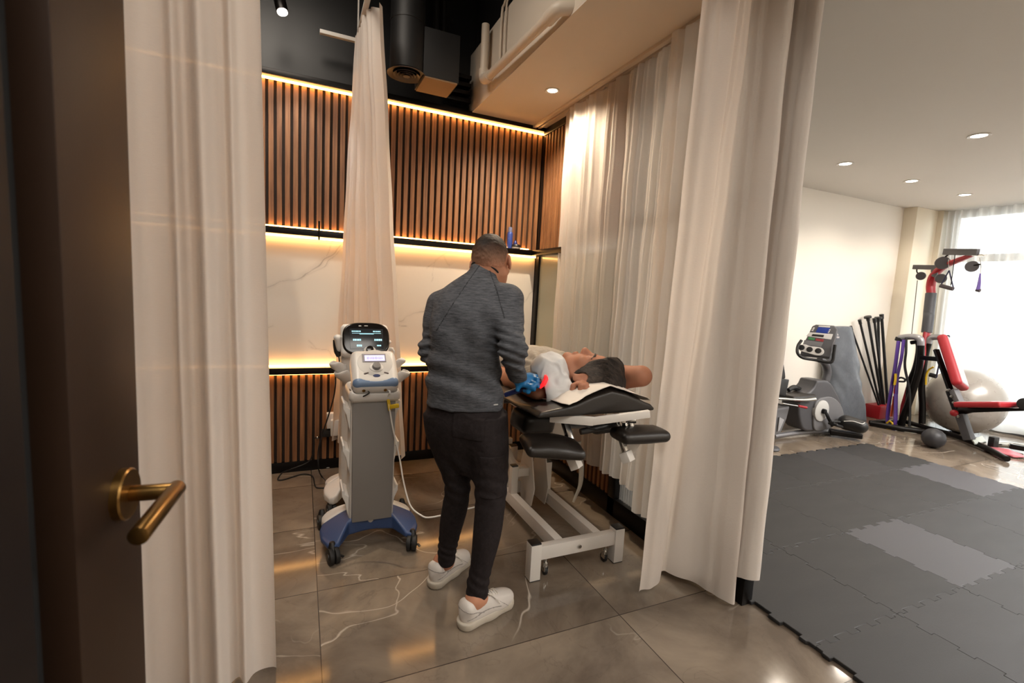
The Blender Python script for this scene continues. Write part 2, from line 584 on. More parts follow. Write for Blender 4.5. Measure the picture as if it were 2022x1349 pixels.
def floor_mat():
    m, nt, p = base_mat('marble_tiles')
    tc = nd(nt, 'TexCoord')
    mp = nd(nt, 'Mapping', Vector=tc.outputs['Object'], Location=(-0.073, -1.53, 0))
    bk = nd(nt, 'TexBrick', {'offset': 0.0, 'squash': 1.0}, Vector=mp.outputs[0], Scale=1.0, Mortar_Size=0.0022, Mortar_Smooth=0.1, Bias=0.0, Brick_Width=1.2, Row_Height=0.597)
    bk.inputs['Color1'].default_value = (0.0, 0, 0, 1)
    bk.inputs['Color2'].default_value = (1, 1, 1, 1)
    bk.inputs['Mortar'].default_value = (0.5, 0.5, 0.5, 1)
    shift = nd(nt, 'Mix', {'data_type': 'VECTOR'}, Factor=1.0)
    va = nd(nt, 'VectorMath', {'operation': 'MULTIPLY_ADD'}, i0=bk.outputs[0], i1=(7.3, 4.1, 2.0), i2=tc.outputs['Object'])
    cloud = nd(nt, 'TexNoise', Vector=va.outputs[0], Scale=1.6, Detail=7.0, Roughness=0.6, Distortion=0.6)
    cr = nd(nt, 'ValToRGB', Fac=cloud.outputs[0])
    cr.color_ramp.elements[0].position = 0.36
    cr.color_ramp.elements[0].color = lin('5c5147')
    cr.color_ramp.elements[1].position = 0.68
    cr.color_ramp.elements[1].color = lin('8f8171')
    # thin pale veins: ridges of two distorted noises
    vn = nd(nt, 'TexNoise', Vector=va.outputs[0], Scale=0.62, Detail=4.0, Roughness=0.5, Distortion=0.9)
    rid = nd(nt, 'Math', {'operation': 'ABSOLUTE'}, i0=nd(nt, 'Math', {'operation': 'SUBTRACT'}, i0=vn.outputs[0], i1=0.5).outputs[0])
    vm = nd(nt, 'MapRange', Value=rid.outputs[0], From_Min=0.0, From_Max=0.0035, To_Min=1.0, To_Max=0.0)
    gate = nd(nt, 'MapRange', Value=nd(nt, 'TexNoise', Vector=va.outputs[0], Scale=1.1, Detail=2.0).outputs[0], From_Min=0.42, From_Max=0.54, To_Min=0.0, To_Max=0.85)
    vn2 = nd(nt, 'TexNoise', Vector=nd(nt, 'Mapping', Vector=va.outputs[0], Location=(3.7, 1.9, 0.4), Rotation=(0, 0, 0.9), Scale=(0.55, 1.25, 1)).outputs[0], Scale=0.75, Detail=5.0, Roughness=0.5, Distortion=0.5)
    rid2 = nd(nt, 'Math', {'operation': 'ABSOLUTE'}, i0=nd(nt, 'Math', {'operation': 'SUBTRACT'}, i0=vn2.outputs[0], i1=0.5).outputs[0])
    vm2 = nd(nt, 'MapRange', Value=rid2.outputs[0], From_Min=0.0, From_Max=0.0028, To_Min=0.7, To_Max=0.0)
    vmx = nd(nt, 'Math', {'operation': 'MAXIMUM'}, i0=vm.outputs[0], i1=vm2.outputs[0])
    vf = nd(nt, 'Math', {'operation': 'MULTIPLY'}, i0=vmx.outputs[0], i1=gate.outputs[0])
    mx = nd(nt, 'Mix', {'data_type': 'RGBA'}, Factor=vf.outputs[0])
    nt.links.new(cr.outputs[0], mx.inputs[6])
    mx.inputs[7].default_value = lin('d0c6b8')
    vd = nd(nt, 'TexNoise', Vector=va.outputs[0], Scale=2.3, Detail=6.0, Distortion=2.0)
    rd = nd(nt, 'Math', {'operation': 'ABSOLUTE'}, i0=nd(nt, 'Math', {'operation': 'SUBTRACT'}, i0=vd.outputs[0], i1=0.47).outputs[0])
    dm = nd(nt, 'MapRange', Value=rd.outputs[0], From_Min=0.0, From_Max=0.008, To_Min=0.22, To_Max=0.0)
    mx1 = nd(nt, 'Mix', {'data_type': 'RGBA'}, Factor=dm.outputs[0])
    nt.links.new(mx.outputs[2], mx1.inputs[6])
    mx1.inputs[7].default_value = lin('4a4039')
    mx2 = nd(nt, 'Mix', {'data_type': 'RGBA'}, Factor=bk.outputs['Fac'])
    nt.links.new(mx1.outputs[2], mx2.inputs[6])
    mx2.inputs[7].default_value = lin('3c342e')
    nt.links.new(mx2.outputs[2], p.inputs['Base Color'])
    rg = nd(nt, 'MapRange', Value=cloud.outputs[0], To_Min=0.06, To_Max=0.15)
    nt.links.new(rg.outputs[0], p.inputs['Roughness'])
    bp = nd(nt, 'Bump', Strength=0.3, Distance=0.001, Height=nd(nt, 'Math', {'operation': 'SUBTRACT'}, i0=1.0, i1=bk.outputs['Fac']).outputs[0])
    nt.links.new(bp.outputs[0], p.inputs['Normal'])
    return m
M['floor'] = floor_mat()

def attr_marble():
    m, nt, p = base_mat('veined_marble')
    at = nd(nt, 'Attribute', {'attribute_name': 'vein'})
    tc = nd(nt, 'TexCoord')
    nz = nd(nt, 'TexNoise', Vector=tc.outputs['Object'], Scale=1.5, Detail=5.0)
    b = nd(nt, 'Mix', {'data_type': 'RGBA'}, Factor=nz.outputs[0])
    b.inputs[6].default_value = lin('ddd6cc')
    b.inputs[7].default_value = lin('e9e3da')
    mx = nd(nt, 'Mix', {'data_type': 'RGBA'}, Factor=at.outputs['Fac'])
    nt.links.new(b.outputs[2], mx.inputs[6])
    mx.inputs[7].default_value = lin('8f877f')
    nt.links.new(mx.outputs[2], p.inputs['Base Color'])
    p.inputs['Roughness'].default_value = 0.3
    return m
M['marble'] = attr_marble()

def glass_mat(name, tint, transp, rough, milk):
    m, nt, p = base_mat(name)
    tr = nd(nt, 'BsdfTransparent', Color=lin(tint))
    gl = nd(nt, 'BsdfGlossy', Color=(1, 1, 1, 1), Roughness=rough)
    tl = nd(nt, 'BsdfTranslucent', Color=lin(tint))
    df = nd(nt, 'BsdfDiffuse', Color=lin(tint))
    milkm = nd(nt, 'MixShader', i0=0.6, i1=df.outputs[0], i2=tl.outputs[0])
    a = nd(nt, 'MixShader', i0=milk, i1=tr.outputs[0], i2=milkm.outputs[0])
    fr = nd(nt, 'Fresnel', IOR=1.5)
    b = nd(nt, 'MixShader', i0=fr.outputs[0], i1=a.outputs[0], i2=gl.outputs[0])
    nt.links.new(b.outputs[0], nt.nodes['Material Output'].inputs[0])
    nt.nodes.remove(p)
    return m
M['reeded'] = glass_mat('reeded_glass', 'dedbd5', 1, 0.08, 0.30)
M['frost'] = glass_mat('frosted_glass', 'd5d6c4', 1, 0.15, 0.85)

# ---------------------------------------------------------------- the room
def struct(o):
    o['kind'] = 'structure'
    return o

struct(MB().b2((-2.2, -2.6, -0.08), (8.3, 4.0, 0)).build('floor', M['floor']))
struct(MB().b2((-2.2, 3.63, 0), (1.9, 3.75, 3.7)).build('wall_back', M['black_satin']))
struct(MB().b2((1.9, 3.66, 0), (8.3, 3.78, 3.7)).build('wall_gym_back', M['wallp']))
struct(MB().b2((-2.3, -2.6, 0), (-2.2, 3.75, 3.7)).build('wall_left', M['black_satin']))
struct(MB().b2((-2.3, -2.7, 0), (8.3, -2.6, 3.7)).build('wall_front', M['wallp']))
struct(MB().b2((-2.3, -2.7, 3.62), (1.9, 3.78, 3.72)).build('ceiling', M['black_paint']))
# soffit of the treatment room and the gym ceiling are one level
struct(MB().b2((1.17, -2.7, 2.70), (8.3, 3.655, 2.76)).build('ceiling_gym', M['ceil']))
struct(MB().b2((1.165, -2.6, 2.70), (1.23, 3.625, 3.13)).build('wall_soffit', M['soffit'], bevel=0.004))
struct(MB().b2((1.20, -2.6, 3.10), (1.9, 3.625, 3.62)).build('wall_above_soffit', M['black_paint']))
struct(MB().b2((1.165, 1.3, 2.692), (1.80, 3.62, 2.6995)).build('ceiling_soffit_board', M['soffit']))

# lobby side: the door's side wall returns behind the camera
struct(MB().b2((7.56, -2.6, 0), (7.70, -0.9, 2.7)).build('wall_window_near', M['wallp']))
struct(MB().b2((7.08, 3.51, 0), (7.56, 3.66, 2.70)).build('wall_column', M['cream'], bevel=0.004))
struct(MB().b2((7.56, 3.45, 0), (7.86, 3.66, 2.70)).build('wall_column_return', M['cream'], bevel=0.004))

# gym window: frame, mullions, panes
wf = MB()
for y in (-0.9, 0.55, 2.0, 3.42):
    wf.b2((7.78, y-0.03, 0.0), (7.86, y+0.03, 2.70))
for z in (0.05, 2.10, 2.67):
    wf.b2((7.775, -0.9, z-0.045), (7.865, 3.45, z+0.045))
w1 = struct(wf.build('window_1', mat('window_frame_paint', '8d8a86', 0.5), bevel=0.004))
wp = MB()
wp.b2((7.818, -0.87, 0.09), (7.824, 3.4, 2.63)).build('window_pane', glass_mat('clear_glass', 'f4f6f6', 1, 0.02, 0.0), w1)
struct(MB().b2((7.70, -0.95, 0.0), (7.86, 3.45, 0.06)).build('trim_1', M['dark_grey']))
# street outside the window
struct(MB().b2((8.3, -12, -0.4), (40, 16, -0.3)).build('ground', mat('street_paving', 'b9b6b1', 0.8, 0, 0.1, 1)))

# baseboards
struct(MB().b2((-2.2, 3.598, 0), (1.80, 3.63, 0.076)).build('baseboard_back', M['black_metal'], bevel=0.003))
struct(MB().b2((1.9, 3.64, 0), (7.08, 3.66, 0.10)).build('baseboard_gym', mat('dark_baseboard', '2b2d31', 0.5), bevel=0.002))

# slatted cladding: three fields of walnut slats in front of a dark felt
def slat_field(name, x0, x1, z0, z1, pitch=0.0492, w=0.031, start=-0.2):
    mb = MB()
    k = math.ceil((x0-start)/pitch)
    while start+k*pitch+w <= x1:
        x = start+k*pitch
        mb.b2((x, 3.601, z0), (x+w, 3.623, z1))
        k += 1
    o = struct(mb.build(name, M['wood'], bevel=0.0012, seg=1))
    MB().b2((x0, 3.622, z0), (x1, 3.6295, z1)).build('felt_backing', M['slot'], o)
    return o
slat_field('wall_slat_cladding_upper', -1.0, 1.803, 1.716, 2.70)
slat_field('wall_slat_cladding_lower', -1.0, 1.803, 0.076, 0.722)

# marble band with its grey veins stored per vertex
def marble_band():
    x0, x1, z0, z1, h = -1.0, 1.80, 0.766, 1.672, 0.005
    xs = np.arange(x0, x1+h, h)
    zs = np.arange(z0, z1+h*0.5, h)
    X, Z = np.meshgrid(xs, zs, indexing='ij')
    P = np.stack([X, np.zeros_like(X), Z], -1).astype(np.float32)
    wx = X+0.03*vnoise(P, 7)+0.012*vnoise(P+9, 23)
    wz = Z+0.03*vnoise(P+3, 7)+0.012*vnoise(P+5, 23)
    veins = [
        ([(-0.24, 1.28), (-0.10, 1.36), (0.02, 1.42), (0.12, 1.52), (0.22, 1.57), (0.34, 1.66)], 0.010, 0.75),
        ([(0.00, 1.40), (0.10, 1.47), (0.20, 1.54), (0.30, 1.60)], 0.006, 0.55),
        ([(0.14, 1.55), (0.19, 1.63), (0.29, 1.67)], 0.006, 0.5),
        ([(0.56, 1.08), (0.64, 1.15), (0.70, 1.11), (0.80, 1.15), (0.92, 1.19)], 0.009, 0.6),
        ([(0.57, 1.05), (0.66, 1.08), (0.74, 1.07)], 0.007, 0.5),
        ([(0.86, 1.52), (0.97, 1.60), (1.04, 1.66)], 0.006, 0.45),
        ([(0.95, 1.60), (0.93, 1.48), (0.90, 1.40)], 0.005, 0.35),
        ([(1.02, 1.63), (1.07, 1.54)], 0.005, 0.35),
        ([(1.66, 1.25), (1.74, 1.33), (1.82, 1.42)], 0.006, 0.5),
        ([(0.06, 0.90), (0.16, 0.87), (0.24, 0.80)], 0.007, 0.45),
        ([(0.04, 0.96), (0.10, 0.88)], 0.005, 0.35),
        ([(-0.24, 1.00), (-0.16, 1.05)], 0.009, 0.5),
        ([(1.20, 0.90), (1.34, 1.02), (1.45, 1.05), (1.60, 1.18)], 0.006, 0.4),
        ([(-0.9, 1.5), (-0.6, 1.2), (-0.4, 1.1)], 0.008, 0.5)]
    V = np.zeros_like(X)
    for pts, w, s in veins:
        for (ax, az), (bx, bz) in zip(pts, pts[1:]):
            dx, dz = bx-ax, bz-az
            t = np.clip(((wx-ax)*dx+(wz-az)*dz)/(dx*dx+dz*dz), 0, 1)
            d = np.hypot(wx-ax-t*dx, wz-az-t*dz)
            core = np.clip(1-d/(w*0.45), 0, 1)*s+np.clip(1-d/(w*2.6), 0, 1)*s*0.35
            V = np.maximum(V, core*(0.65+0.5*vnoise(P+1, 14)))
    nx, nz = X.shape
    me = bpy.data.meshes.new('wall_marble_band')
    idx = np.arange(nx*nz).reshape(nx, nz)
    fc = np.stack([idx[:-1, :-1], idx[1:, :-1], idx[1:, 1:], idx[:-1, 1:]], -1).reshape(-1, 4)
    me.from_pydata(np.stack([X, np.full_like(X, 3.612), Z], -1).reshape(-1, 3).tolist(), [], fc.tolist())
    at = me.attributes.new('vein', 'FLOAT', 'POINT')
    at.data.foreach_set('value', np.clip(V, 0, 1).astype(np.float32).ravel())
    o = struct(link('wall_marble_band', me, M['marble']))
    MB().b2((x0, 3.613, z0), (x1, 3.6295, z1)).build('marble_backing', M['slot'], o)
marble_band()

# ledges, top cap and corner post of black metal
tag(MB().b2((-1.0, 3.515, 1.672), (1.722, 3.622, 1.715)).b2((1.722, 2.95, 1.672), (1.81, 3.622, 1.715)).build('wall_shelf', M['black_metal'], bevel=0.003),
    'long narrow black metal shelf running between the upper slats and the marble band', 'shelf')
tag(MB().b2((-1.0, 3.54, 0.721), (1.803, 3.622, 0.766)).build('wall_ledge', M['black_metal'], bevel=0.003),
    'black metal ledge running under the marble band, above the lower slats', 'ledge')
struct(MB().b2((-2.2, 3.535, 2.664), (1.80, 3.63, 2.70)).build('trim_2', M['black_metal'], bevel=0.003))
struct(MB().b2((1.803, 3.55, 0), (1.865, 3.628, 2.70)).build('trim_3', M['black_metal'], bevel=0.006))

def strip(label, x0, x1, y, z, hz=0.006, hy=0.006):
    o = MB().b2((x0, y-hy, z-hz), (x1, y+hy, z+hz)).build('led_strip', M['warm_led'])
    return tag(o, label, 'light strip', 'warm light strips of the slatted wall')
strip('warm light strip under the black top trim, lighting the upper slats', -1.0, 1.80, 3.582, 2.655)
strip('warm light strip on the back of the shelf, lighting the feet of the upper slats', -1.0, 1.72, 3.585, 1.723)
strip('warm light strip under the long shelf, lighting the top of the marble band', -1.0, 1.79, 3.585, 1.665)
strip('warm light strip along the ledge, lighting the foot of the marble band', -1.0, 1.79, 3.588, 0.774)
strip('warm light strip under the ledge, lighting the lower slats', -1.0, 1.80, 3.589, 0.7165, 0.004)

# partition towards the gym: cladded wing, glazed bay, black frame
fr = MB()
fr.b2((1.795, 1.39, 2.64), (1.865, 3.56, 2.70))
fr.b2((1.795, 1.46, 0.0), (1.865, 3.56, 0.115))
fr.b2((1.795, 2.30, 0.0), (1.865, 2.37, 2.66))
fr.b2((1.848, 1.385, 0.0), (1.912, 1.455, 2.70))
fr.b2((1.81, 1.45, 1.785), (1.85, 2.31, 1.835))
struct(fr.build('wall_partition_frame', M['black_metal'], bevel=0.003))
def reeded(name, y0, y1, z0, z1, x, m):
    n = int((y1-y0)/0.0045)
    vs, fs = [], []
    for i in range(n+1):
        y = y0+(y1-y0)*i/n
        dx = 0.004*math.sin(i*0.0045/0.022*2*math.pi)
        vs += [(x+dx, y, z0), (x+dx, y, z1)]
    for i in range(n):
        fs.append((2*i, 2*i+1, 2*i+3, 2*i+2))
    me = bpy.data.meshes.new(name)
    me.from_pydata(vs, [], fs)
    return struct(link(name, me, m, None, True))
reeded('wall_reeded_glass', 1.455, 2.30, 0.115, 2.64, 1.83, M['reeded'])
struct(MB().b2((1.822, 2.37, 0.766), (1.832, 3.55, 1.672)).build('wall_frosted_glass', M['frost']))
def wing_slats(name, z0, z1):
    mb = MB()
    y = 2.385
    while y < 3.54:
        mb.b2((1.803, y, z0), (1.824, y+0.026, z1))
        y += 0.0492
    o = struct(mb.build(name, M['wood'], bevel=0.0012, seg=1))
    MB().b2((1.824, 2.37, z0), (1.84, 3.55, z1)).build('felt_backing', M['slot'], o)
wing_slats('wall_wing_slats_upper', 1.716, 2.64)
wing_slats('wall_wing_slats_lower', 0.115, 0.722)
struct(MB().b2((1.80, 2.37, 0.722), (1.85, 3.55, 0.766)).build('trim_4', M['black_metal'], bevel=0.002))

# ---------------------------------------------------------------- ceiling fittings
def downlight(loc, label, m, group, r=0.055):
    t = thing('downlight', label, 'ceiling light', loc, group)
    x, y, z = loc
    MB().lathe([(r*0.86, 0.0), (r*1.22, 0.0), (r*1.25, -0.004), (r*1.18, -0.007), (r*0.86, -0.004)], loc, seg=40).build('trim_ring', M['white_paint'], t, True)
    MB().lathe([(0.0, -0.003), (r*0.86, -0.0025), (r*0.86, -0.001), (0.0, -0.001)], loc, seg=36).build('lens', m, t, True)
    return t
downlight((1.492, 2.88, 2.692), 'round glowing ceiling light in the soffit above the treatment table', M['lamp_warm'], 'recessed ceiling lights', 0.038)
lamp('soffit_downlight', 'SPOT', (1.492, 2.88, 2.68), 100, (1.0, 0.82, 0.60), (0, 0, 0), 0.04, spot=R(150), blend=0.7)
gl = [((4.566, 1.941), 'recessed gym ceiling light nearest the camera, alone to the right'), ((4.558, 2.881), 'recessed gym ceiling light closest to the big white curtain'),
      ((5.652, 2.89), 'middle recessed gym ceiling light of the row along the wall'), ((6.703, 2.895), 'recessed gym ceiling light nearest the window')]
for (x, y), lb in gl:
    downlight((x, y, 2.70), lb, M['lamp_white'], 'recessed ceiling lights', 0.055)
    lamp('gym_downlight', 'SPOT', (x, y, 2.685), 34, (1.0, 0.88, 0.74), (0, 0, 0), 0.05, spot=R(140), blend=0.6)

# spotlight on a stem
sp = Vector((-0.106,3.250,2.911))
ax = Vector((0.22, -0.25, -1)).normalized()
t = thing('spotlight', 'black ceiling spotlight with a bright white lens on a thin stem', 'spotlight', sp)
MB().cyl(sp-ax*0.006, sp-ax*0.10, 0.033, 0.033, 28).build('housing', M['black_metal'], t, True, 0.004)
MB().cyl(sp+ax*0.001, sp-ax*0.006, 0.028, 0.028, 28).build('lens', M['lamp_white'], t)
MB().cyl(sp-ax*0.05, (sp.x-0.01, sp.y+0.01, 3.62), 0.007, 0.007, 10).build('stem', M['black_metal'], t)
lamp('spotlight_beam', 'SPOT', sp+ax*0.012, 18, (1.0, 0.95, 0.9), Vector((0, 0, -1)).rotation_difference(Vector((0.10, 0.22, -1))).to_euler(), 0.03, spot=R(70), blend=0.5)

# curtain track hung under the dark ceiling
tk = MB()
tk.b2((0.10, 3.405, 2.925), (0.345, 3.435, 2.948))
tk.b2((0.315, 1.60, 2.938), (0.345, 3.435, 2.955))
for p in ((0.33, 3.42), (0.33, 2.3)):
    tk.cyl((p[0], p[1], 2.945), (p[0], p[1], 3.62), 0.006, seg=8)
tag(tk.build('curtain_track', M['white_paint'], bevel=0.002), 'white angled curtain track hung below the black ceiling', 'curtain track')

# round duct with its diffuser, box beside it
dx, dy = 0.607, 3.2
t = thing('air_duct', 'black round air duct dropping from the ceiling to a ringed diffuser', 'air duct', (dx, dy, 2.71))
du = MB().lathe([(0.106, 0.012), (0.106, 0.30), (0.109, 0.302), (0.109, 0.315), (0.106, 0.317), (0.106, 0.66), (0.109, 0.662), (0.109, 0.675), (0.106, 0.677), (0.106, 0.91)], (dx, dy, 2.71), seg=48)
du.build('duct_pipe', M['black_paint'], t, True)
df = MB()
for r0, r1, z0, z1 in ((0.085, 0.122, 0.012, 0.0), (0.062, 0.082, 0.012, -0.004), (0.042, 0.059, 0.010, -0.006), (0.024, 0.039, 0.008, -0.008), (0.0, 0.021, 0.006, -0.010)):
    df.lathe([(r0, z0), (r1, z1), (r1, z1-0.003), (r0, z0-0.003)] if r0 > 0 else [(0, z0), (r1, z1), (r1, z1-0.003), (0, z1-0.003)], (dx, dy, 2.71), seg=48)
df.build('diffuser', mat('diffuser_paint', '4c4139', 0.5), t, True)
t = thing('ceiling_box', 'black ceiling box with a tan underside beside the round duct', 'equipment box', (0.80, 3.26, 2.70))
MB().b2((0.70, 3.14, 2.705), (0.935, 3.40, 3.0)).build('casing', M['black_paint'], t, bevel=0.004)
MB().b2((0.71, 3.142, 2.697), (0.925, 3.39, 2.706)).build('underside', mat('tan_board', '8b6f50', 0.7), t)
for i, (x, y) in enumerate(((0.86, 3.5), (0.92, 3.52))):
    tag(MB().tube([(x, y, 3.62), (x, y, 3.05), (x+0.02, y+0.06, 2.97), (x+0.02, 3.64, 2.97)], 0.021, 12, 14).build('ceiling_conduit', M['black_paint'], smooth=True),
        ('black vertical conduit just behind the round duct', 'second black conduit, between the duct and the white pipes')[i], 'conduit', 'black conduits by the duct')
cb = MB()
for k in range(4):
    cb.b2((0.96, 3.5, 2.74+0.055*k), (1.14, 3.61, 2.768+0.055*k))
tag(cb.build('bracket_stack', M['black_metal'], bevel=0.003), 'dark stacked metal brackets in the gap beside the soffit', 'bracket')

# white pipes on the soffit's face
xf = 1.165
pa, pb = Vector((1.110,3.103,2.762)), Vector((1.110,2.185,2.723))
t = thing('drain_pipe', 'white painted pipe running along the face of the soffit with elbows', 'pipe', (pa.x, pa.y, pa.z))
MB().tube([pa+Vector((0, 0.03, 0.0)), pb], 0.026, 20).build('pipe_run', M['pipe'], t, True)
MB().tube([pb+Vector((0, 0.05, 0)), pb, pb+Vector((0.012, -0.05, 0.006)), pb+Vector((0.08, -0.085, 0.01))], 0.034, 20, 12).build('elbow', M['pipe'], t, True)
MB().tube([pa+Vector((0, -0.06, 0)), pa+Vector((0, -0.005, -0.002)), pa+Vector((0, 0.045, 0.02)), pa+Vector((0.0, 0.055, 0.075))], 0.033, 20, 12).build('elbow', M['pipe'], t, True)
MB().tube([pa+Vector((0, 0.055, 0.06)), pa+Vector((0, 0.055, 0.36))], 0.026, 20).build('riser', M['pipe'], t, True)
MB().tube([pa+Vector((0, 0.10, 0.36)), pa+Vector((0, 0.055, 0.36)), pa+Vector((0, 0.055, 0.3))], 0.004, 8).build('clamp', M['white_paint'], t)
for i, (u, r) in enumerate(((0.13, 0.008), (0.20, 0.006))):
    tag(MB().tube([(1.15, pa.y-u, pa.z+0.05), (1.15, pa.y-u, 3.12), (1.15, pa.y-u-0.05, 3.16), (1.15, pa.y-u-0.06, 3.24)], r, 8, 12).build('wall_cable', M['pipe'], smooth=True),
        ('thin pale vertical cable nearest the white riser pipe', 'thin pale cable a hand behind the first, on the soffit face')[i], 'cable', 'thin cables on the soffit')

# curtain rail along the partition
rl = MB().b2((1.675, 1.50, 2.674), (1.705, 3.60, 2.692)).b2((1.722, 1.50, 2.676), (1.745, 3.60, 2.692))
tag(rl.build('curtain_rail', M['pipe'], bevel=0.002), 'double pale curtain rail under the soffit along the glass partition', 'curtain rail')

# ---------------------------------------------------------------- curtains
tag(sheet('curtain', [(-0.78, 1.73, 2.94), (-0.45, 1.70, 2.94), (-0.128,1.710,2.769)], [(-0.78, 1.72, 0.02), (-0.42, 1.70, 0.02), (-0.074,1.700,-0.006)], M['sheer'], nu=260, nv=80,
    folds=((7.5, 0.02, 0.024, 0.4), (3.2, 0.016, 0.02, 2.0), (15, 0.003, 0.002, 1.0)), seed=3),
    'tall white curtain hanging just behind the open dark door', 'curtain', 'white treatment room curtains')
tag(sheet('curtain', [(0.315, 3.39, 2.925), (0.335, 3.2, 2.93), (0.335, 3.05, 2.93), (0.40, 2.90, 2.93)], [(0.207, 3.50, 0.24), (0.34, 3.42, 0.235), (0.49, 3.26, 0.225), (0.635, 3.07, 0.22)], M['sheer'], nu=180, nv=80,
    folds=((4.5, 0.018, 0.034, 0.8), (9, 0.006, 0.006, 0.3)), seed=5),
    'narrow white curtain gathered at its top, behind the two therapy carts', 'curtain', 'white treatment room curtains')
tag(sheet('curtain', [(1.715, 3.10, 2.665), (1.715, 2.5, 2.665), (1.715, 1.86, 2.665)], [(1.715, 3.06, 0.29), (1.715, 2.5, 0.29), (1.715, 1.93, 0.30)], M['sheer_b'], nu=300, nv=70,
    folds=((13, 0.009, 0.015, 0.1), (5.3, 0.010, 0.012, 1.0), (27, 0.003, 0.004, 0.5)), seed=11),
    'long white curtain along the glass partition, hem above the floor', 'curtain', 'white treatment room curtains')
tag(sheet('curtain', [(1.655, 1.98, 2.66), (1.655, 1.8, 2.66), (1.655, 1.52, 2.66)], [(1.65, 1.965, 0.235), (1.65, 1.8, 0.235), (1.65, 1.62, 0.235)], M['sheer_b'], nu=160, nv=60,
    folds=((5, 0.012, 0.018, 0.4), (2.2, 0.012, 0.012, 2.0)), seed=13),
    'white curtain panel overlapping the partition curtain beside the thick front curtain', 'curtain', 'white treatment room curtains')
tag(sheet('curtain', [(1.42, 1.52, 2.68), (1.55, 1.44, 2.68), (1.66, 1.50, 2.68), (1.75, 1.38, 2.68), (1.80, 1.45, 2.68), (1.845, 1.33, 2.68), (1.893, 1.37, 2.68)],
    [(1.43, 1.595, 0.03), (1.53, 1.60, 0.035), (1.64, 1.66, 0.05), (1.76, 1.44, 0.03), (1.805, 1.395, 0.028), (1.80, 1.46, 0.12), (1.80, 1.365, 0.16), (1.87, 1.34, 0.155), (1.925, 1.385, 0.115)], M['sheer'], nu=260, nv=90,
    folds=((5.5, 0.014, 0.009, 0.3), (11, 0.004, 0.003, 1.3)), seed=17),
    'thick white curtain around the black end post of the partition, nearly reaching the floor', 'curtain', 'white treatment room curtains')
hk = MB()
for i in range(14):
    y = 3.07-i*0.088
    hk.tube([(1.733, y, 2.676), (1.73, y, 2.668), (1.722, y+0.004, 2.655)], 0.003, 6)
tag(hk.build('curtain_gliders', M['white_paint']), 'row of small white gliders holding the partition curtain on its rail', 'curtain glider', kind='stuff')

# gym window voile
tag(sheet('curtain', [(7.56, 3.40, 2.68), (7.56, 2.2, 2.68), (7.56, -0.9, 2.68)], [(7.58, 3.34, 0.03), (7.58, 2.2, 0.03), (7.58, -0.9, 0.03)], M['voile'], nu=420, nv=40,
    folds=((30, 0.03, 0.035, 0.2), (11, 0.025, 0.03, 1.1)), seed=23),
    'sheer white curtain across the bright gym window', 'curtain')

# ---------------------------------------------------------------- entrance door, opened towards the camera
dd = Vector((math.sin(R(5.5)), math.cos(R(5.5)), 0))       # along the leaf, towards its free edge
dn = Vector((math.cos(R(5.5)), -math.sin(R(5.5)), 0))      # face seen by the camera
fe = Vector((-0.2085, 0.80, 0))
M['door'] = mat('dark_bronze_door', '2a1c13', 0.45, 0.0, 0.25, 3, 0.03, 300, spec=0.25)
def leaf(mb, a, b, z0, z1, back, front):
    pts = [fe-dd*a+dn*back, fe-dd*b+dn*back, fe-dd*b+dn*front, fe-dd*a+dn*front]
    return mb.prism([p+Vector((0, 0, z0)) for p in pts], (0, 0, z1-z0))
d1 = MB()
leaf(d1, 0.0, 0.165, 0.01, 2.35, -0.045, 0.0)
leaf(d1, 0.165, 0.87, 0.01, 0.25, -0.045, 0.0)
leaf(d1, 0.165, 0.87, 2.15, 2.35, -0.045, 0.0)
d1o = struct(d1.build('door_1', M['door'], bevel=0.002))
p1 = MB()
leaf(p1, 0.225, 0.75, 0.30, 2.10, -0.032, -0.006)
p1.build('door_panel', mat('dark_door_panel', '171110', 0.55, 0, 0.3, 3, spec=0.2), d1o, bevel=0.004)
p2 = MB()
leaf(p2, 0.16, 0.86, 0.24, 2.16, -0.040, -0.034)
p2.build('recess_panel', mat('black_recess', '0b0a0a', 0.7), d1o)
hc = fe-dd*0.058+Vector((0, 0, 1.088))
MB().lathe([(0.0, 0.0), (0.0335, 0.0), (0.0335, 0.009), (0.0315, 0.011), (0.0, 0.011)], hc, dn, 48).build('handle_rose', M['brass'], d1o, True)
hd = MB()
hd.tube([hc+dn*0.010, hc+dn*0.060], 0.0105, 20)
e0 = hc+dn*0.060
hd.tube([e0+dd*0.010, e0-dd*0.115+Vector((0, 0, -0.004))], [0.0108, 0.0108], 24)
hd.build('door_handle', M['brass'], d1o, True, 0.0012)

# ---------------------------------------------------------------- interlocking floor mats of the gym
def rubber_tile(name, col):
    m, nt, p = base_mat(name)
    tc = nd(nt, 'TexCoord')
    n1 = nd(nt, 'TexNoise', Vector=tc.outputs['Object'], Scale=260.0, Detail=2.0)
    n2 = nd(nt, 'TexNoise', Vector=nd(nt, 'Mapping', Vector=tc.outputs['Object'], Scale=(1.5, 5, 1)).outputs[0], Scale=1.6, Detail=5.0)
    c = lin(col)
    mx = nd(nt, 'Mix', {'data_type': 'RGBA'}, Factor=n2.outputs[0])
    mx.inputs[6].default_value = tuple(v*0.78 for v in c[:3])+(1,)
    mx.inputs[7].default_value = tuple(v*1.2 for v in c[:3])+(1,)
    nt.links.new(mx.outputs[2], p.inputs['Base Color'])
    rr = nd(nt, 'MapRange', Value=n2.outputs[0], To_Min=0.5, To_Max=0.68)
    nt.links.new(rr.outputs[0], p.inputs['Roughness'])
    bp = nd(nt, 'Bump', Strength=0.35, Distance=0.001, Height=n1.outputs[0])
    nt.links.new(bp.outputs[0], p.inputs['Normal'])
    return m
M['tile_dark'] = rubber_tile('charcoal_rubber', '262526')
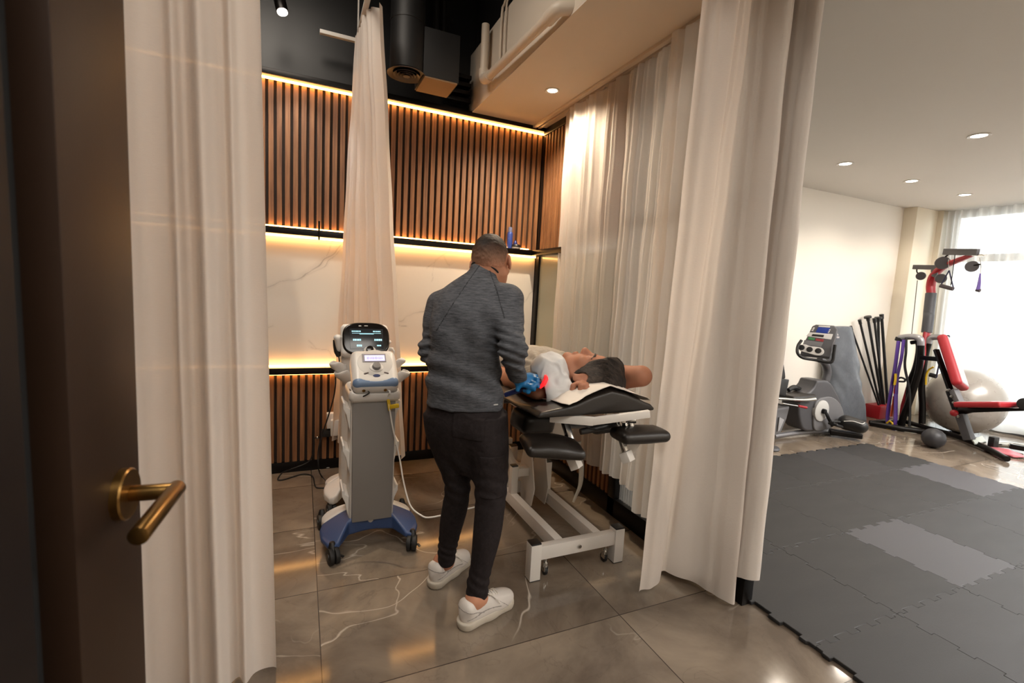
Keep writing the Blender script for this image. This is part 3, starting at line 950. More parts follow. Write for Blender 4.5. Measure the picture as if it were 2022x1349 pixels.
M['tile_mid'] = rubber_tile('grey_rubber', '2d2c2e')
M['tile_pale'] = rubber_tile('pale_grey_rubber', '4a494d')
PX, PY = 0.5665, 0.5675
X0, Y0 = 1.905, 2.785
NC, NR = 6, 5
TH, DEP = 0.62, 0.011
def teeth(a, b, flip):
    a, b = Vector(a), Vector(b)
    d = (b-a)
    n = Vector((-d.y, d.x, 0)).normalized()
    L = d.length
    pts = []
    K = 8
    for i in range(K):
        s = 1 if (i % 2 == 0) ^ flip else -1
        w = 1.0/K
        e = 0.012
        t0, t1 = i*w, (i+1)*w
        g = e if s > 0 else -e
        if i > 0:
            pts.append(a+d*(t0-g)+n*DEP*s)
        else:
            pts.append(a)
            pts.append(a+d*0.05)
            pts.append(a+d*(0.05-0.008*s)+n*DEP*s)
        if i < K-1:
            pts.append(a+d*(t1+g)+n*DEP*s)
        else:
            pts.append(a+d*(0.95+0.008*s)+n*DEP*s)
            pts.append(a+d*0.95)
    return pts
HE, VE = {}, {}
for r in range(NR+1):
    for c in range(NC):
        HE[r, c] = teeth((X0+c*PX, Y0-r*PY, 0), (X0+(c+1)*PX, Y0-r*PY, 0), (r+c) % 2 == 0)
for c in range(NC+1):
    for r in range(NR):
        VE[r, c] = teeth((X0+c*PX, Y0-r*PY, 0), (X0+c*PX, Y0-(r+1)*PY, 0), (r+c) % 2 == 1)
ROWN = ['back row by the exercise bike', 'second row from the exercise bike', 'third row from the exercise bike', 'fourth row from the exercise bike', 'front row nearest the camera']
COLN = ['first tile from the curtain', 'second tile from the curtain', 'third tile from the curtain', 'fourth tile from the curtain', 'fifth tile from the curtain', 'end tile on the window side']
PALE = {(1, 5): 'tile_pale', (2, 2): 'tile_pale', (0, 4): 'tile_mid', (2, 4): 'tile_mid', (3, 1): 'tile_mid', (3, 2): 'tile_mid', (1, 3): 'tile_dark', (2, 3): 'tile_mid', (3, 3): 'tile_mid', (2, 5): 'tile_mid'}
SEEN = {(r, c) for r in range(3) for c in range(NC)} | {(3, 0), (3, 1), (3, 2), (3, 3)}
for r in range(NR):
    for c in range(NC):
        if (r, c) not in SEEN: continue
        top = HE[r, c][::-1]
        left = VE[r, c]
        botm = HE[r+1, c]
        right = VE[r, c+1][::-1]
        corner = lambda i, j: Vector((X0+i*PX, Y0-j*PY, 0))
        loop = [corner(c, r)]+left[1:]+[corner(c, r+1)]+botm[1:]+[corner(c+1, r+1)]+right[:-1]+[corner(c+1, r)]+top[:-1]
        cen = corner(c, r).lerp(corner(c+1, r+1), 0.5)
        mb = MB()
        vs = [(p.x, p.y, 0.001) for p in loop]
        mb.prism(vs, (0, 0, 0.0165))
        key = PALE.get((r, c), 'tile_dark')
        hue = {'tile_dark': 'charcoal', 'tile_mid': 'dark grey', 'tile_pale': 'pale grey'}[key]
        o = mb.build('floor_mat_tile', M[key], bevel=0.0022, seg=1, loc=(cen.x, cen.y, 0))
        tag(o, '%s interlocking rubber mat, %s, %s' % (hue, ROWN[r], COLN[c]), 'floor mat', 'interlocking gym floor mats')

# ---------------------------------------------------------------- therapy carts
def caster(parent, p, r=0.034, name='caster', yaw=0.0, brake=True):
    x, y = p
    mb = MB()
    c, s_ = math.cos(yaw), math.sin(yaw)
    for o in (-0.014, 0.014):
        q = Vector((x+c*o, y+s_*o, r))
        ax = Vector((c, s_, 0))*0.010
        mb.cyl(q-ax, q+ax, r, r, 24)
    w = mb.build(name, M['black_rubber'], parent, True, 0.003)
    hb = MB()
    hb.cyl((x-c*0.028, y-s_*0.028, r), (x+c*0.028, y+s_*0.028, r), 0.016, 0.016, 16)
    hb.tube([(x-s_*0.004, y+c*0.004, r*1.2), (x-s_*0.018, y+c*0.018, r*2.0), (x-s_*0.02, y+c*0.02, r*2.6)], [0.022, 0.02, 0.012], 14)
    if brake:
        hb.bar((x+c*0.03, y+s_*0.03, r*0.9), (x+c*0.045+s_*0.02, y+s_*0.045-c*0.02, r*0.8), 0.012, 0.006)
    hb.build('caster_fork', M['black_plastic'], w, True, 0.002)
    return w

def poly_sdf(X, Y, poly):
    p = np.array(poly, np.float32)
    d = np.full(X.shape, 1e9, np.float32)
    inside = np.zeros(X.shape, bool)
    for i in range(len(p)):
        ax, ay = p[i-1]
        bx, by = p[i]
        ex, ey = bx-ax, by-ay
        wx, wy = X-ax, Y-ay
        t = np.clip((wx*ex+wy*ey)/(ex*ex+ey*ey), 0, 1)
        d = np.minimum(d, (wx-ex*t)**2+(wy-ey*t)**2)
        c = ((ay > Y) != (by > Y)) & (X < (bx-ax)*(Y-ay)/(by-ay if by != ay else 1e-9)+ax)
        inside ^= c
    d = np.sqrt(d)
    return np.where(inside, -d, d)

def cart_base(parent, cx, y0, y1, zt, front_mat, rear_mat, wf, wr):
    """star shaped base: two leaf like wings in front, two behind"""
    ym = (y0+y1)/2+0.01
    for nm, mm, sgn, ye, w in (('front_base', front_mat, 1, y0, wf), ('rear_base', rear_mat, -1, y1, wr)):
        L = abs(ym-ye)
        half = [(0, -0.50*L), (0.55*w, -0.58*L), (0.80*w, -1.02*L), (0.95*w, -1.12*L), (1.08*w, -1.02*L), (1.22*w, -0.62*L), (1.24*w, -0.25*L), (1.18*w, 0.0)]
        pl = [(cx+x, ym+sgn*y) for x, y in half]+[(cx-x, ym+sgn*y) for x, y in half[:0:-1]]
        V = Vox((cx-0.34, min(y0, ym)-0.10, 0.03), (cx+0.34, max(y1, ym)+0.10, 0.24), 0.0045)
        P = V.grid()
        d2 = poly_sdf(P[..., 0], P[..., 1], pl)
        rr = np.hypot((P[..., 0]-cx)/1.0, (P[..., 1]-ym)/1.0)
        ztop = zt+0.03-0.085*np.clip((rr-0.10)/(0.16), 0, 1)**1.2
        zbot = 0.085-0.02*np.clip((rr-0.10)/0.16, 0, 1)
        a = np.maximum(P[..., 2]-ztop, zbot-P[..., 2])
        k = 0.012
        h = np.maximum(k-np.abs(a-d2), 0)/k
        V.F = (np.maximum(a, d2)+h*h*k*0.25).astype(np.float32)
        V.build(nm, mm, parent, 2)

def bins(parent, side, cx, yc, hw, zs, m):
    for z in zs:
        mb = MB()
        x0 = cx+side*hw
        poly = [(x0, yc-0.085, z-0.04), (x0+side*0.010, yc-0.085, z), (x0+side*0.020, yc-0.085, z+0.05), (x0+side*0.036, yc-0.085, z+0.085), (x0+side*0.036, yc-0.085, z+0.115), (x0+side*0.026, yc-0.085, z+0.115), (x0+side*0.022, yc-0.085, z+0.095), (x0, yc-0.085, z+0.08)]
        mb.prism(poly, (0, 0.16, 0))
        mb.build('storage_bin', m, parent, bevel=0.008, seg=3)

# front cart
F0 = (0.34, 2.50, 0)
ct = thing('therapy_cart', 'grey therapy cart with a blue base and a small white console, nearest the camera', 'medical cart', F0, 'therapy carts')
cart_base(ct, 0.34, 2.345, 2.70, 0.15, M['blue_plastic'], M['white_plastic'], 0.20, 0.19)
for p, yw in (((0.150, 2.325), 0.25), ((0.535, 2.325), -0.35), ((0.115, 2.70), 0.15), ((0.56, 2.70), 0.1)):
    caster(ct, p, 0.040, yaw=yw)
# column: grey front sheet, pale side shells
V = MB()
cb0, cb1 = Vector((0.252,2.379,0.150)), Vector((0.435,2.377,0.150))
zt = 0.80
xl, xr, yf = 0.243, 0.444, 2.415
V.prism([(xl, yf, 0.150), (xr, yf, 0.150), (xr+0.006, yf, zt), (xl-0.006, yf, zt)], (0, 0.03, 0))
V.build('column_front', M['grey_plastic'], ct, bevel=0.006)
sh = MB()
sh.prism([(xl-0.012, yf+0.022, 0.12), (xr+0.012, yf+0.022, 0.12), (xr+0.012, yf+0.022, zt+0.005), (xl-0.012, yf+0.022, zt+0.005)], (0, 0.165, 0))
sh.build('column_shell', M['pale_plastic'], ct, bevel=0.016, seg=3)
bins(ct, -1, 0.343, 2.53, 0.112, (0.66, 0.44, 0.20), M['white_plastic'])
bins(ct, 1, 0.343, 2.53, 0.100, (0.66, 0.44, 0.20), M['white_plastic'])
tray = Vox((0.16, 2.36, 0.72), (0.54, 2.72, 0.90), 0.005)
tray.box((0.345, 2.52, 0.815), (0.128, 0.13, 0.035), 0.03)
tray.box((0.345, 2.50, 0.86), (0.108, 0.11, 0.035), 0.02, None, 0.004, 'sub')
tray.build('top_tray', M['pale_plastic'], ct, 1)

def tilted(parent, name, c, half, rnd, tilt, m, h=0.004, extra=None, yaw=0.0):
    Rm = rotm(tilt, 0, yaw)
    ext = max(half)*1.5+0.02
    V = Vox([c[i]-ext for i in range(3)], [c[i]+ext for i in range(3)], h)
    V.box(c, half, rnd, Rm)
    if extra: extra(V, Rm, Vector(c))
    return V.build(name, m, parent, 1), Rm
# console body: lies back at about 50 degrees
cc = Vector((0.346, 2.480, 0.930))
tl = R(-46)
def shape(V, Rm, c):
    V.box(c+Rm @ Vector((0, 0.030, -0.02)), (0.105, 0.055, 0.10), 0.03, Rm, 0.03)
con, Rc = tilted(ct, 'console', cc, (0.112, 0.042, 0.112), 0.032, tl, M['white_plastic'], 0.004, shape)
def on(v):
    return cc+Rc @ Vector(v)
def plate(parent, name, c, w, h, t, m, Rm, bev=0.006, org=None):
    mb = MB()
    mb.box(c, (w, t, h), Rm)
    return mb.build(name, m, parent, bevel=min(bev, t*0.45), seg=3)
def disc(mb, c, rx, rz, t, Rm, seg=40):
    vs = []
    for k in range(seg):
        a = 2*math.pi*k/seg
        vs.append(c+Rm @ Vector((rx*math.cos(a), 0, rz*math.sin(a))))
    return mb.prism(vs, Rm @ Vector((0, -t, 0)))
mb = MB(); disc(mb, on((0.003, -0.0405, 0.02)), 0.088, 0.082, 0.004, Rc)
mb.build('control_face', M['pale_plastic'], con, bevel=0.0015)
plate(con, 'display_bezel', on((0, -0.0455, 0.048)), 0.118, 0.052, 0.004, mat('bezel_grey', '8e8b90', 0.4), Rc)
lcd = plate(con, 'display', on((0.002, -0.0475, 0.046)), 0.100, 0.036, 0.003, glow('lcd_lilac', 'c9c3ee', 0.75), Rc)
mb = MB()
rg = random.Random(4)
x = -0.036
while x < 0.042:
    w = rg.choice((0.004, 0.006, 0.007))
    if rg.random() < 0.85:
        mb.box(on((x, -0.0492, 0.050)), (w, 0.0006, 0.002), Rc)
        mb.box(on((x, -0.0492, 0.040)), (w, 0.0006, 0.002), Rc)
        mb.box(on((x+w*0.4, -0.0492, 0.045)), (0.0014, 0.0006, 0.011), Rc)
    x += w+0.003
mb.build('display_text', mat('lcd_ink', '6f69a8', 0.6), lcd)
mb = MB(); disc(mb, on((0.006, -0.043, -0.012)), 0.034, 0.026, 0.005, Rc); mb.build('dial_plate', M['white_plastic'], con, bevel=0.002)
mb = MB().cyl(on((0.006, -0.045, -0.010)), on((0.006, -0.066, -0.010)), 0.022, 0.019, 32)
mb.build('dial', M['grey_plastic'], con, bevel=0.003)
M['dark_button'] = mat('dark_button', '4a3d3a', 0.5)
for sx, an in ((-0.046, 0.5), (0.052, -0.5)):
    MB().box(on((sx, -0.043, -0.047)), (0.024, 0.004, 0.009), Rc @ Matrix.Rotation(-an*0.6, 3, 'Y')).build('button', M['dark_button'], con, bevel=0.0015)
mb = MB(); disc(mb, on((0.003, -0.042, -0.062)), 0.018, 0.009, 0.003, Rc); mb.build('oval_badge', mat('badge_blue', '22305c', 0.4), con, bevel=0.001)
# blue front lip of the console
V = Vox(cc-Vector((0.16, 0.16, 0.16)), cc+Vector((0.16, 0.16, 0.16)), 0.004)
V.box(on((0, -0.002, -0.004)), (0.1135, 0.0435, 0.1135), 0.032, Rc)
V.cut(on((0, 0, -0.074)), Rc @ Vector((0, 0, 1)))
V.ell(on((0, -0.04, -0.01)), (0.12, 0.2, 0.084), Rc, 0.003, 'sub')
V.cut(on((0, 0.012, 0)), Rc @ Vector((0, 1, 0)))
V.build('front_lip', M['blue_grey'], con, 1)
for sx in (-0.06, 0.045):
    MB().cyl(on((sx, 0.0, -0.109)), on((sx, -0.004, -0.126)), 0.0085, 0.0085, 16).build('socket', M['brass'], con, bevel=0.001)
for sx in (-0.038, 0.062, -0.01, 0.018):
    MB().box(on((sx, 0.0, -0.116)), (0.014, 0.012, 0.014), Rc).build('plug', M['black_plastic'], con, bevel=0.002)
MB().tube([on((-0.038, 0, -0.126)), on((-0.038, -0.01, -0.145)), Vector((0.270,2.405,0.812)), Vector((0.231,2.420,0.840)), Vector((0.227,2.470,0.839))], 0.0035, 8, 24).build('console_lead', M['black_plastic'], con, True)

# yellow tag and the white probe lead that runs behind the therapist
tg = thing('cable_clip', 'yellow cable clip hanging at the corner of the grey cart column', 'cable clip', (0.410,2.400,0.777))
MB().bar((0.405,2.398,0.813), (0.417,2.398,0.737), 0.016, 0.010).build('clip_sleeve', M['yellow'], tg, bevel=0.003)
MB().bar((0.413,2.392,0.757), (0.460,2.380,0.765), 0.010, 0.022).build('clip_arm', M['yellow'], tg, bevel=0.004)
tag(MB().tube([on((0.062, 0, -0.126)), on((0.066, -0.008, -0.143)), (0.405,2.396,0.805), (0.417,2.396,0.738), (0.436,2.400,0.637), (0.474,2.400,0.479), (0.490,2.360,0.364), (0.515,2.300,0.260), (0.556,2.240,0.229), (0.602,2.220,0.219), (0.730,2.206,0.239), (0.901,2.221,0.276), (0.930,2.157,0.586), (0.891,2.048,0.827), (0.846,1.923,0.905)], 0.0042, 10, 90).build('probe_lead', M['white_plastic'], smooth=True),
    'white probe lead looping from the cart console down past the therapist', 'cable')

# rear cart with the tall dark screen
G0 = (0.34, 2.95, 0)
c2 = thing('therapy_cart', 'white therapy cart with a black framed screen, standing behind the grey one', 'medical cart', G0, 'therapy carts')
cart_base(c2, 0.34, 2.84, 3.12, 0.15, M['white_plastic'], M['white_plastic'], 0.17, 0.16)
for p, yw in (((0.17, 2.84), 0.2), ((0.51, 2.84), -0.2), ((0.185, 3.115), 0.1), ((0.50, 3.115), 0.1)):
    caster(c2, p, 0.034, yaw=yw)
V = Vox((0.16, 2.78, 0.08), (0.54, 3.14, 1.14), 0.008)
V.box((0.345, 2.965, 0.53), (0.125, 0.10, 0.43), 0.04)
V.cap((0.345, 2.93, 0.9), (0.345, 2.90, 1.0), 0.12, 0.11, 0.05, (0, 1, 0), 1.4)
V.build('column_shell', M['white_plastic'], c2, 2)
sc = Vector((0.342,2.850,1.042))
ts = R(-22)
def shp2(V, Rm, c):
    V.ell(c+Rm @ Vector((0, 0.02, 0)), (0.15, 0.05, 0.10), Rm, 0.02)
hs, Rs = tilted(c2, 'screen_housing', sc, (0.134, 0.030, 0.098), 0.028, ts, M['white_plastic'], 0.005)
so = lambda v: sc+Rs @ Vector(v)
poly = []
for k in range(64):
    a = 2*math.pi*k/64
    ca, sa = math.cos(a), math.sin(a)
    poly.append(so((0.004+0.131*math.copysign(abs(ca)**0.62, ca), -0.006, 0.002+0.098*math.copysign(abs(sa)**0.62, sa))))
MB().prism(poly, Rs @ Vector((0, -0.034, 0))).build('screen_bezel', mat('gloss_black', '15110f', 0.14, 0, 0.1), hs, bevel=0.012, seg=4)
scr = plate(hs, 'screen', so((0.006, -0.0393, 0.0)), 0.186, 0.122, 0.003, mat('dark_display', '2a2d31', 0.16), Rs, 0.001)
mb = MB()
rg = random.Random(9)
def rowtxt(x0, x1, z, hgt):
    x = x0
    while x < x1:
        w = rg.uniform(0.004, 0.010)
        mb.box(so((x+w/2, -0.0413, z)), (w, 0.0006, hgt), Rs)
        x += w+0.0022
rowtxt(-0.076, -0.026, 0.045, 0.007); rowtxt(0.042, 0.086, 0.045, 0.007)
rowtxt(-0.07, -0.03, -0.006, 0.011); rowtxt(0.048, 0.086, -0.006, 0.011)
rowtxt(-0.05, -0.028, -0.040, 0.011); rowtxt(0.062, 0.086, -0.040, 0.008)
mb.box(so((0.006, -0.0413, 0.033)), (0.162, 0.0006, 0.0016), Rs)
mb.box(so((0.006, -0.0413, 0.029)), (0.08, 0.0006, 0.0025), Rs)
mb.build('screen_text', glow('screen_cyan', '9fd6e6', 0.9), scr)
mb = MB(); disc(mb, so((0.020, -0.040, -0.070)), 0.034, 0.024, 0.010, Rs); mb.build('dial_plate', M['pale_plastic'], hs, bevel=0.003)
MB().cyl(so((0.020, -0.048, -0.066)), so((0.020, -0.066, -0.066)), 0.022, 0.019, 28).build('dial', mat('gloss_knob', '1a1614', 0.12), hs, bevel=0.003)
mb = MB()
mb.box(so((-0.03, -0.0402, 0.078)), (0.014, 0.001, 0.005), Rs); mb.box(so((0.004, -0.0402, 0.079)), (0.020, 0.001, 0.004), Rs)
mb.build('bezel_mark', M['white_plastic'], hs)
# side holders: hooks on the right, scoops on the left
def scoop(c, r, sx):
    V = Vox([c[0]-0.09, c[1]-0.09, c[2]-0.08], [c[0]+0.09, c[1]+0.09, c[2]+0.08], 0.004)
    V.cap(c, (c[0]+sx*0.03, c[1]-0.01, c[2]+0.03), r, r*1.1, 0.01)
    V.cap((c[0]+sx*0.005, c[1], c[2]+0.02), (c[0]+sx*0.045, c[1]-0.015, c[2]+0.06), r*0.8, r*1.05, 0.006, op='sub')
    V.build('holder', M['white_plastic'], c2, 1)
scoop((0.214,2.860,0.882), 0.034, -1)
scoop((0.246,2.840,0.834), 0.040, -1)
scoop((0.521,2.860,0.898), 0.030, 1)
scoop((0.539,2.840,0.825), 0.036, 1)
hb = MB()
hb.tube([(0.472,2.860,0.978), (0.491,2.840,0.995), (0.503,2.840,0.994)], [0.014, 0.012, 0.008], 12, 12)
hb.tube([(0.491,2.840,0.993), (0.508,2.830,0.984), (0.505,2.830,0.967), (0.488,2.830,0.969), (0.486,2.830,0.982)], 0.0045, 10, 24)
hb.build('hook', M['white_plastic'], c2, True)
MB().ball((0.485,2.870,1.033), 0.012, 16, 10).build('peg', M['white_plastic'], c2, True)
ap = thing('applicator', 'white ultrasound applicator with a black grip hanging at the left of the screen', 'applicator', (0.194,2.850,1.019))
V = Vox(Vector((0.194,2.850,1.019))-Vector((0.1, 0.1, 0.12)), Vector((0.194,2.850,1.019))+Vector((0.1, 0.1, 0.12)), 0.004)
V.cap((0.192,2.840,1.057), (0.202,2.850,0.994), 0.020, 0.017, 0.01)
V.cap((0.187,2.840,1.061), (0.202,2.850,1.056), 0.016, 0.016, 0.01)
V.build('applicator_head', M['white_plastic'], ap, 1)
MB().tube([(0.177,2.860,1.046), (0.184,2.860,1.011), (0.195,2.860,0.970), (0.200,2.860,0.948)], [0.010, 0.016, 0.020, 0.012], 14, 14).build('grip', M['black_plastic'], ap, True)
MB().tube([(0.200,2.860,0.951), (0.205,2.880,0.911), (0.206,2.960,0.867)], 0.004, 8, 16).build('lead', M['black_plastic'], ap, True)

# mains leads behind the carts
tag(MB().tube([(0.204,3.200,0.788), (0.208,3.220,0.721), (0.199,3.250,0.617), (0.169,3.280,0.483), (0.126,3.300,0.326), (0.109,3.300,0.228), (0.113,3.280,0.128), (0.140,3.439,0.006), (0.181,3.316,0.006), (0.239,3.312,0.006), (0.291,3.377,0.006), (0.30, 3.02, 0.02)], 0.0045, 8, 70).build('mains_cable', M['black_rubber'], smooth=True),
    'black cord hanging from the rear cart to the floor in front of the lower slats', 'cord', 'black mains cords')
tag(MB().tube([(0.113,3.585,0.247), (0.092,3.580,0.240), (0.089,3.575,0.175), (0.057,3.570,0.079), (-0.063,3.550,0.039), (-0.116,3.591,0.006), (-0.140,3.473,0.006), (-0.101,3.461,0.006), (-0.045,3.494,0.006), (0.024,3.524,0.006), (0.079,3.465,0.006), (0.090,3.310,0.006), (0.105,3.256,0.006), (0.163,3.224,0.006), (0.21, 3.07, 0.02)], 0.0045, 8, 90).build('mains_cable', M['black_rubber'], smooth=True),
    'black cord snaking over the floor from the wall to a rear caster', 'cord', 'black mains cords')
tag(MB().tube([(0.177,3.594,0.006), (0.234,3.615,0.006), (0.285,3.623,0.008), (0.319,3.609,0.006)], 0.005, 8, 24).build('lead_end', M['grey_plastic'], smooth=True),
    'short grey lead lying on the floor behind the rear cart', 'cable')
sk = thing('power_box', 'white power box with a black adapter mounted low on the slatted wall', 'power box', (0.209,3.580,0.346))
a0, a1 = Vector((0.173,3.550,0.317)), Vector((0.249,3.550,0.429))
MB().b2((a0.x, 3.545, a0.z), (a1.x+0.05, 3.600, a1.z)).build('wall_plate', M['white_paint'], sk, bevel=0.006)
a0, a1 = Vector((0.198,3.520,0.274)), Vector((0.260,3.520,0.389))
MB().b2((a0.x, 3.50, a0.z), (a1.x+0.04, 3.549, a1.z)).build('charger', M['white_plastic'], sk, bevel=0.006)
a0, a1 = Vector((0.136,3.560,0.256)), Vector((0.199,3.560,0.305))
MB().b2((a0.x, 3.545, a0.z), (a1.x, 3.600, a1.z)).build('adapter', M['black_plastic'], sk, bevel=0.004)
MB().ball((0.113,3.575,0.249), 0.011, 14, 10).build('plug_knob', M['chrome'], sk, True)

# things standing on the shelf
bt = thing('spray_bottle', 'tall blue bottle on the shelf beside the therapist, nearest his head', 'bottle', (1.555, 3.56, 1.716), 'blue bottles on the shelf')
bc = Vector((1.538,3.560,1.800))
M['blue_bottle'] = mat('blue_bottle', '3b52a0', 0.25, 0.1, 0.2, 40)
MB().lathe([(0, 0), (0.021, 0), (0.022, 0.01), (0.022, 0.115), (0.019, 0.128), (0.012, 0.134), (0, 0.134)], (bc.x, 3.56, 1.716), seg=28).build('bottle_body', M['blue_bottle'], bt, True)
MB().lathe([(0, 0.130), (0.017, 0.130), (0.017, 0.165), (0.013, 0.170), (0, 0.170)], (bc.x, 3.56, 1.716), seg=28).build('cap', mat('silver_blue', '8f9bc4', 0.2, 0.5), bt, True)
bc = Vector((1.581,3.560,1.756))
tag(MB().lathe([(0, 0), (0.016, 0), (0.017, 0.045), (0.013, 0.058), (0.006, 0.07), (0, 0.07)], (bc.x+0.012, 3.57, 1.716), seg=24).build('gel_bottle', mat('deep_blue', '20307a', 0.25), smooth=True),
    'small dark blue bottle on the shelf, right of the tall blue one', 'bottle', 'blue bottles on the shelf')
bc = Vector((1.588,3.540,1.723))
pk = thing('massage_puck', 'black palm sized massage device with a pale edge lying on the shelf', 'massage device', (bc.x, 3.545, 1.716))
MB().lathe([(0, 0), (0.036, 0), (0.04, 0.006), (0.04, 0.012), (0, 0.012)], (bc.x, 3.545, 1.716), seg=32).build('pale_edge', M['pale_plastic'], pk, True)
MB().lathe([(0.0405, 0.012), (0.041, 0.022), (0.034, 0.034), (0, 0.04)], (bc.x, 3.545, 1.716), seg=32).build('puck_body', M['black_plastic'], pk, True)
bc = Vector((0.109,3.510,1.680))
tag(MB().tube([(bc.x, 3.515, 1.662), (bc.x, 3.508, 1.655), (bc.x, 3.502, 1.668), (bc.x, 3.504, 1.74), (bc.x, 3.506, 1.775)], 0.006, 10, 18).build('shelf_hook', M['black_metal'], smooth=True),
    'slim black hook clipped upright on the edge of the long shelf', 'hook')

# ---------------------------------------------------------------- treatment table
TB = thing('treatment_table', 'white framed treatment table with black padded top and side arm pads', 'treatment table', (1.27, 2.6, 0))
V = Vox((0.78, 1.52, 0.78), (1.62, 2.14, 1.06), 0.005)
# head section: a tent shaped pad, thin at its rims
hx = [0.78, 0.834, 0.858, 0.926, 1.004, 1.092, 1.18, 1.258, 1.345, 1.394, 1.419, 1.58]
hz = [0.834, 0.888, 0.914, 0.924, 0.936, 0.966, 0.987, 0.969, 0.936, 0.92, 0.897, 0.815]
P = V.grid()
top = np.interp(P[..., 0], hx, hz).astype(np.float32)
fall = np.clip((P[..., 1]-1.69)/0.09, 0, 1)
top = top+0.016*np.clip((P[..., 1]-1.595)/0.05, 0, 1)*np.clip((1.38-P[..., 0])/0.05, 0, 1)*np.clip((P[..., 0]-0.95)/0.05, 0, 1)
top = top-(top-0.905)*fall*0.95
d = (P[..., 2]-top)*0.85
d = np.maximum(d, 0.890-P[..., 2]+0.012*(P[..., 0]-1.2)*0)
d = np.maximum(d, 1.58-P[..., 1])
d = np.maximum(d, P[..., 1]-2.12)
d = np.maximum(d, np.maximum(0.834-P[..., 0], P[..., 0]-1.414-np.clip((P[..., 1]-1.62)*0.5, 0, 0.15)))
V.F = d.astype(np.float32)
V.build('head_pad', M['black_vinyl'], TB, 3)
V = Vox((0.86, 2.08, 0.76), (1.66, 3.56, 0.92), 0.007)
V.box((1.255, 2.82, 0.845), (0.335, 0.69, 0.04), 0.032)
V.build('main_pad', M['black_vinyl'], TB, 1)
def pad(name, c, half, tilt=(0, 0, 0), rnd=0.03, puff=0.012):
    c = Vector(c)
    e = max(half)*1.3+0.03
    V = Vox(c-Vector((e, e, e)), c+Vector((e, e, e)), 0.005)
    Rm = rotm(*tilt)
    V.box(c, half, rnd, Rm)
    V.ell(c+Rm @ Vector((0, 0, puff*0.6)), (half[0]*0.92, half[1]*0.92, half[2]+puff), Rm, 0.02)
    return V.build(name, M['black_vinyl'], TB, 2)
pad('arm_pad', (0.935,1.623,0.757), (0.125, 0.082, 0.024), (0.10, 0.10, -0.18), 0.024, 0.014)
pad('arm_pad', (1.328,1.561,0.797), (0.122, 0.066, 0.026), (0.0, 0.02, -0.05), 0.026, 0.004)
pad('side_pad', (0.971,1.876,0.795), (0.090, 0.075, 0.050), (0.1, 0.1, 0.2), 0.035, 0.0)
WP = M['white_paint']
# top frame under the pads
mb = MB()
mb.b2((1.00, 1.86, 0.79), (1.05, 3.42, 0.835)).b2((1.44, 1.86, 0.79), (1.49, 3.42, 0.835))
mb.b2((1.02, 2.30, 0.79), (1.47, 2.35, 0.83)).b2((1.02, 3.3, 0.79), (1.47, 3.35, 0.83))
mb.build('top_frame', WP, TB, bevel=0.003)
mb = MB()
mb.bar((0.932,1.649,0.871), (1.078,1.550,0.874), 0.022, 0.034)
mb.bar((1.074,1.552,0.874), (1.296,1.478,0.912), 0.022, 0.030)
mb.build('head_frame', WP, TB, bevel=0.003)
# chrome drop arms of the arm pads with their end brackets
mb = MB().bar((1.027,1.704,0.857), (1.045,1.611,0.702), 0.030, 0.022)
a1 = mb.build('drop_arm', M['chrome'], TB, bevel=0.003)
MB().bar((1.033,1.628,0.712), (1.051,1.603,0.660), 0.05, 0.04).build('end_bracket', WP, a1, bevel=0.004)
mb = MB().bar((1.257,1.644,0.854), (1.277,1.573,0.708), 0.030, 0.022)
a2 = mb.build('drop_arm', M['chrome'], TB, bevel=0.003)
MB().bar((1.269,1.578,0.720), (1.279,1.558,0.681), 0.05, 0.04).build('end_bracket', WP, a2, bevel=0.004)
MB().prism([(1.306,1.610,0.761), (1.363,1.584,0.755), (1.331,1.592,0.700), (1.311,1.602,0.704)], (0.01, 0.02, 0)).build('pad_gusset', WP, TB, bevel=0.002)
# lock cluster and levers below the head section
lk = MB()
lk.cyl((1.295,1.606,0.871), (1.301,1.585,0.809), 0.017, 0.017, 16)
lk.cyl((1.279,1.600,0.847), (1.312,1.575,0.856), 0.012, 0.012, 14)
lk.cyl((1.281,1.585,0.822), (1.308,1.572,0.817), 0.010, 0.010, 14)
lk.cyl((1.270,1.581,0.837), (1.267,1.603,0.831), 0.008, 0.008, 12)
lk.build('lock_fitting', M['chrome'], TB, bevel=0.002)
MB().tube([(1.095,1.666,0.794), (1.153,1.662,0.802), (1.274,1.675,0.812)], [0.013, 0.015, 0.017], 14, 12).build('lever_grip', M['black_plastic'], TB, True)
V = Vox(Vector((1.262,1.725,0.813))-Vector((0.15, 0.15, 0.1)), Vector((1.262,1.725,0.813))+Vector((0.15, 0.15, 0.1)), 0.005)
V.cap((1.227,1.738,0.788), (1.316,1.720,0.796), 0.036, 0.034, 0.01)
V.build('face_pad', M['black_vinyl'], TB, 1)
MB().tube([(1.092,1.683,0.836), (1.132,1.651,0.813), (1.202,1.618,0.802), (1.285,1.581,0.805)], 0.003, 8, 24).build('release_cable', M['black_rubber'], TB, True)
V = Vox(Vector((1.157,1.749,0.804))-Vector((0.12, 0.12, 0.08)), Vector((1.157,1.749,0.804))+Vector((0.12, 0.12, 0.08)), 0.005)
V.cap((1.105,1.771,0.792), (1.218,1.700,0.809), 0.035, 0.030, 0.01, (0, 0, 1), 2.5)
V.build('lever_plate', M['grey_plastic'], TB, 1)
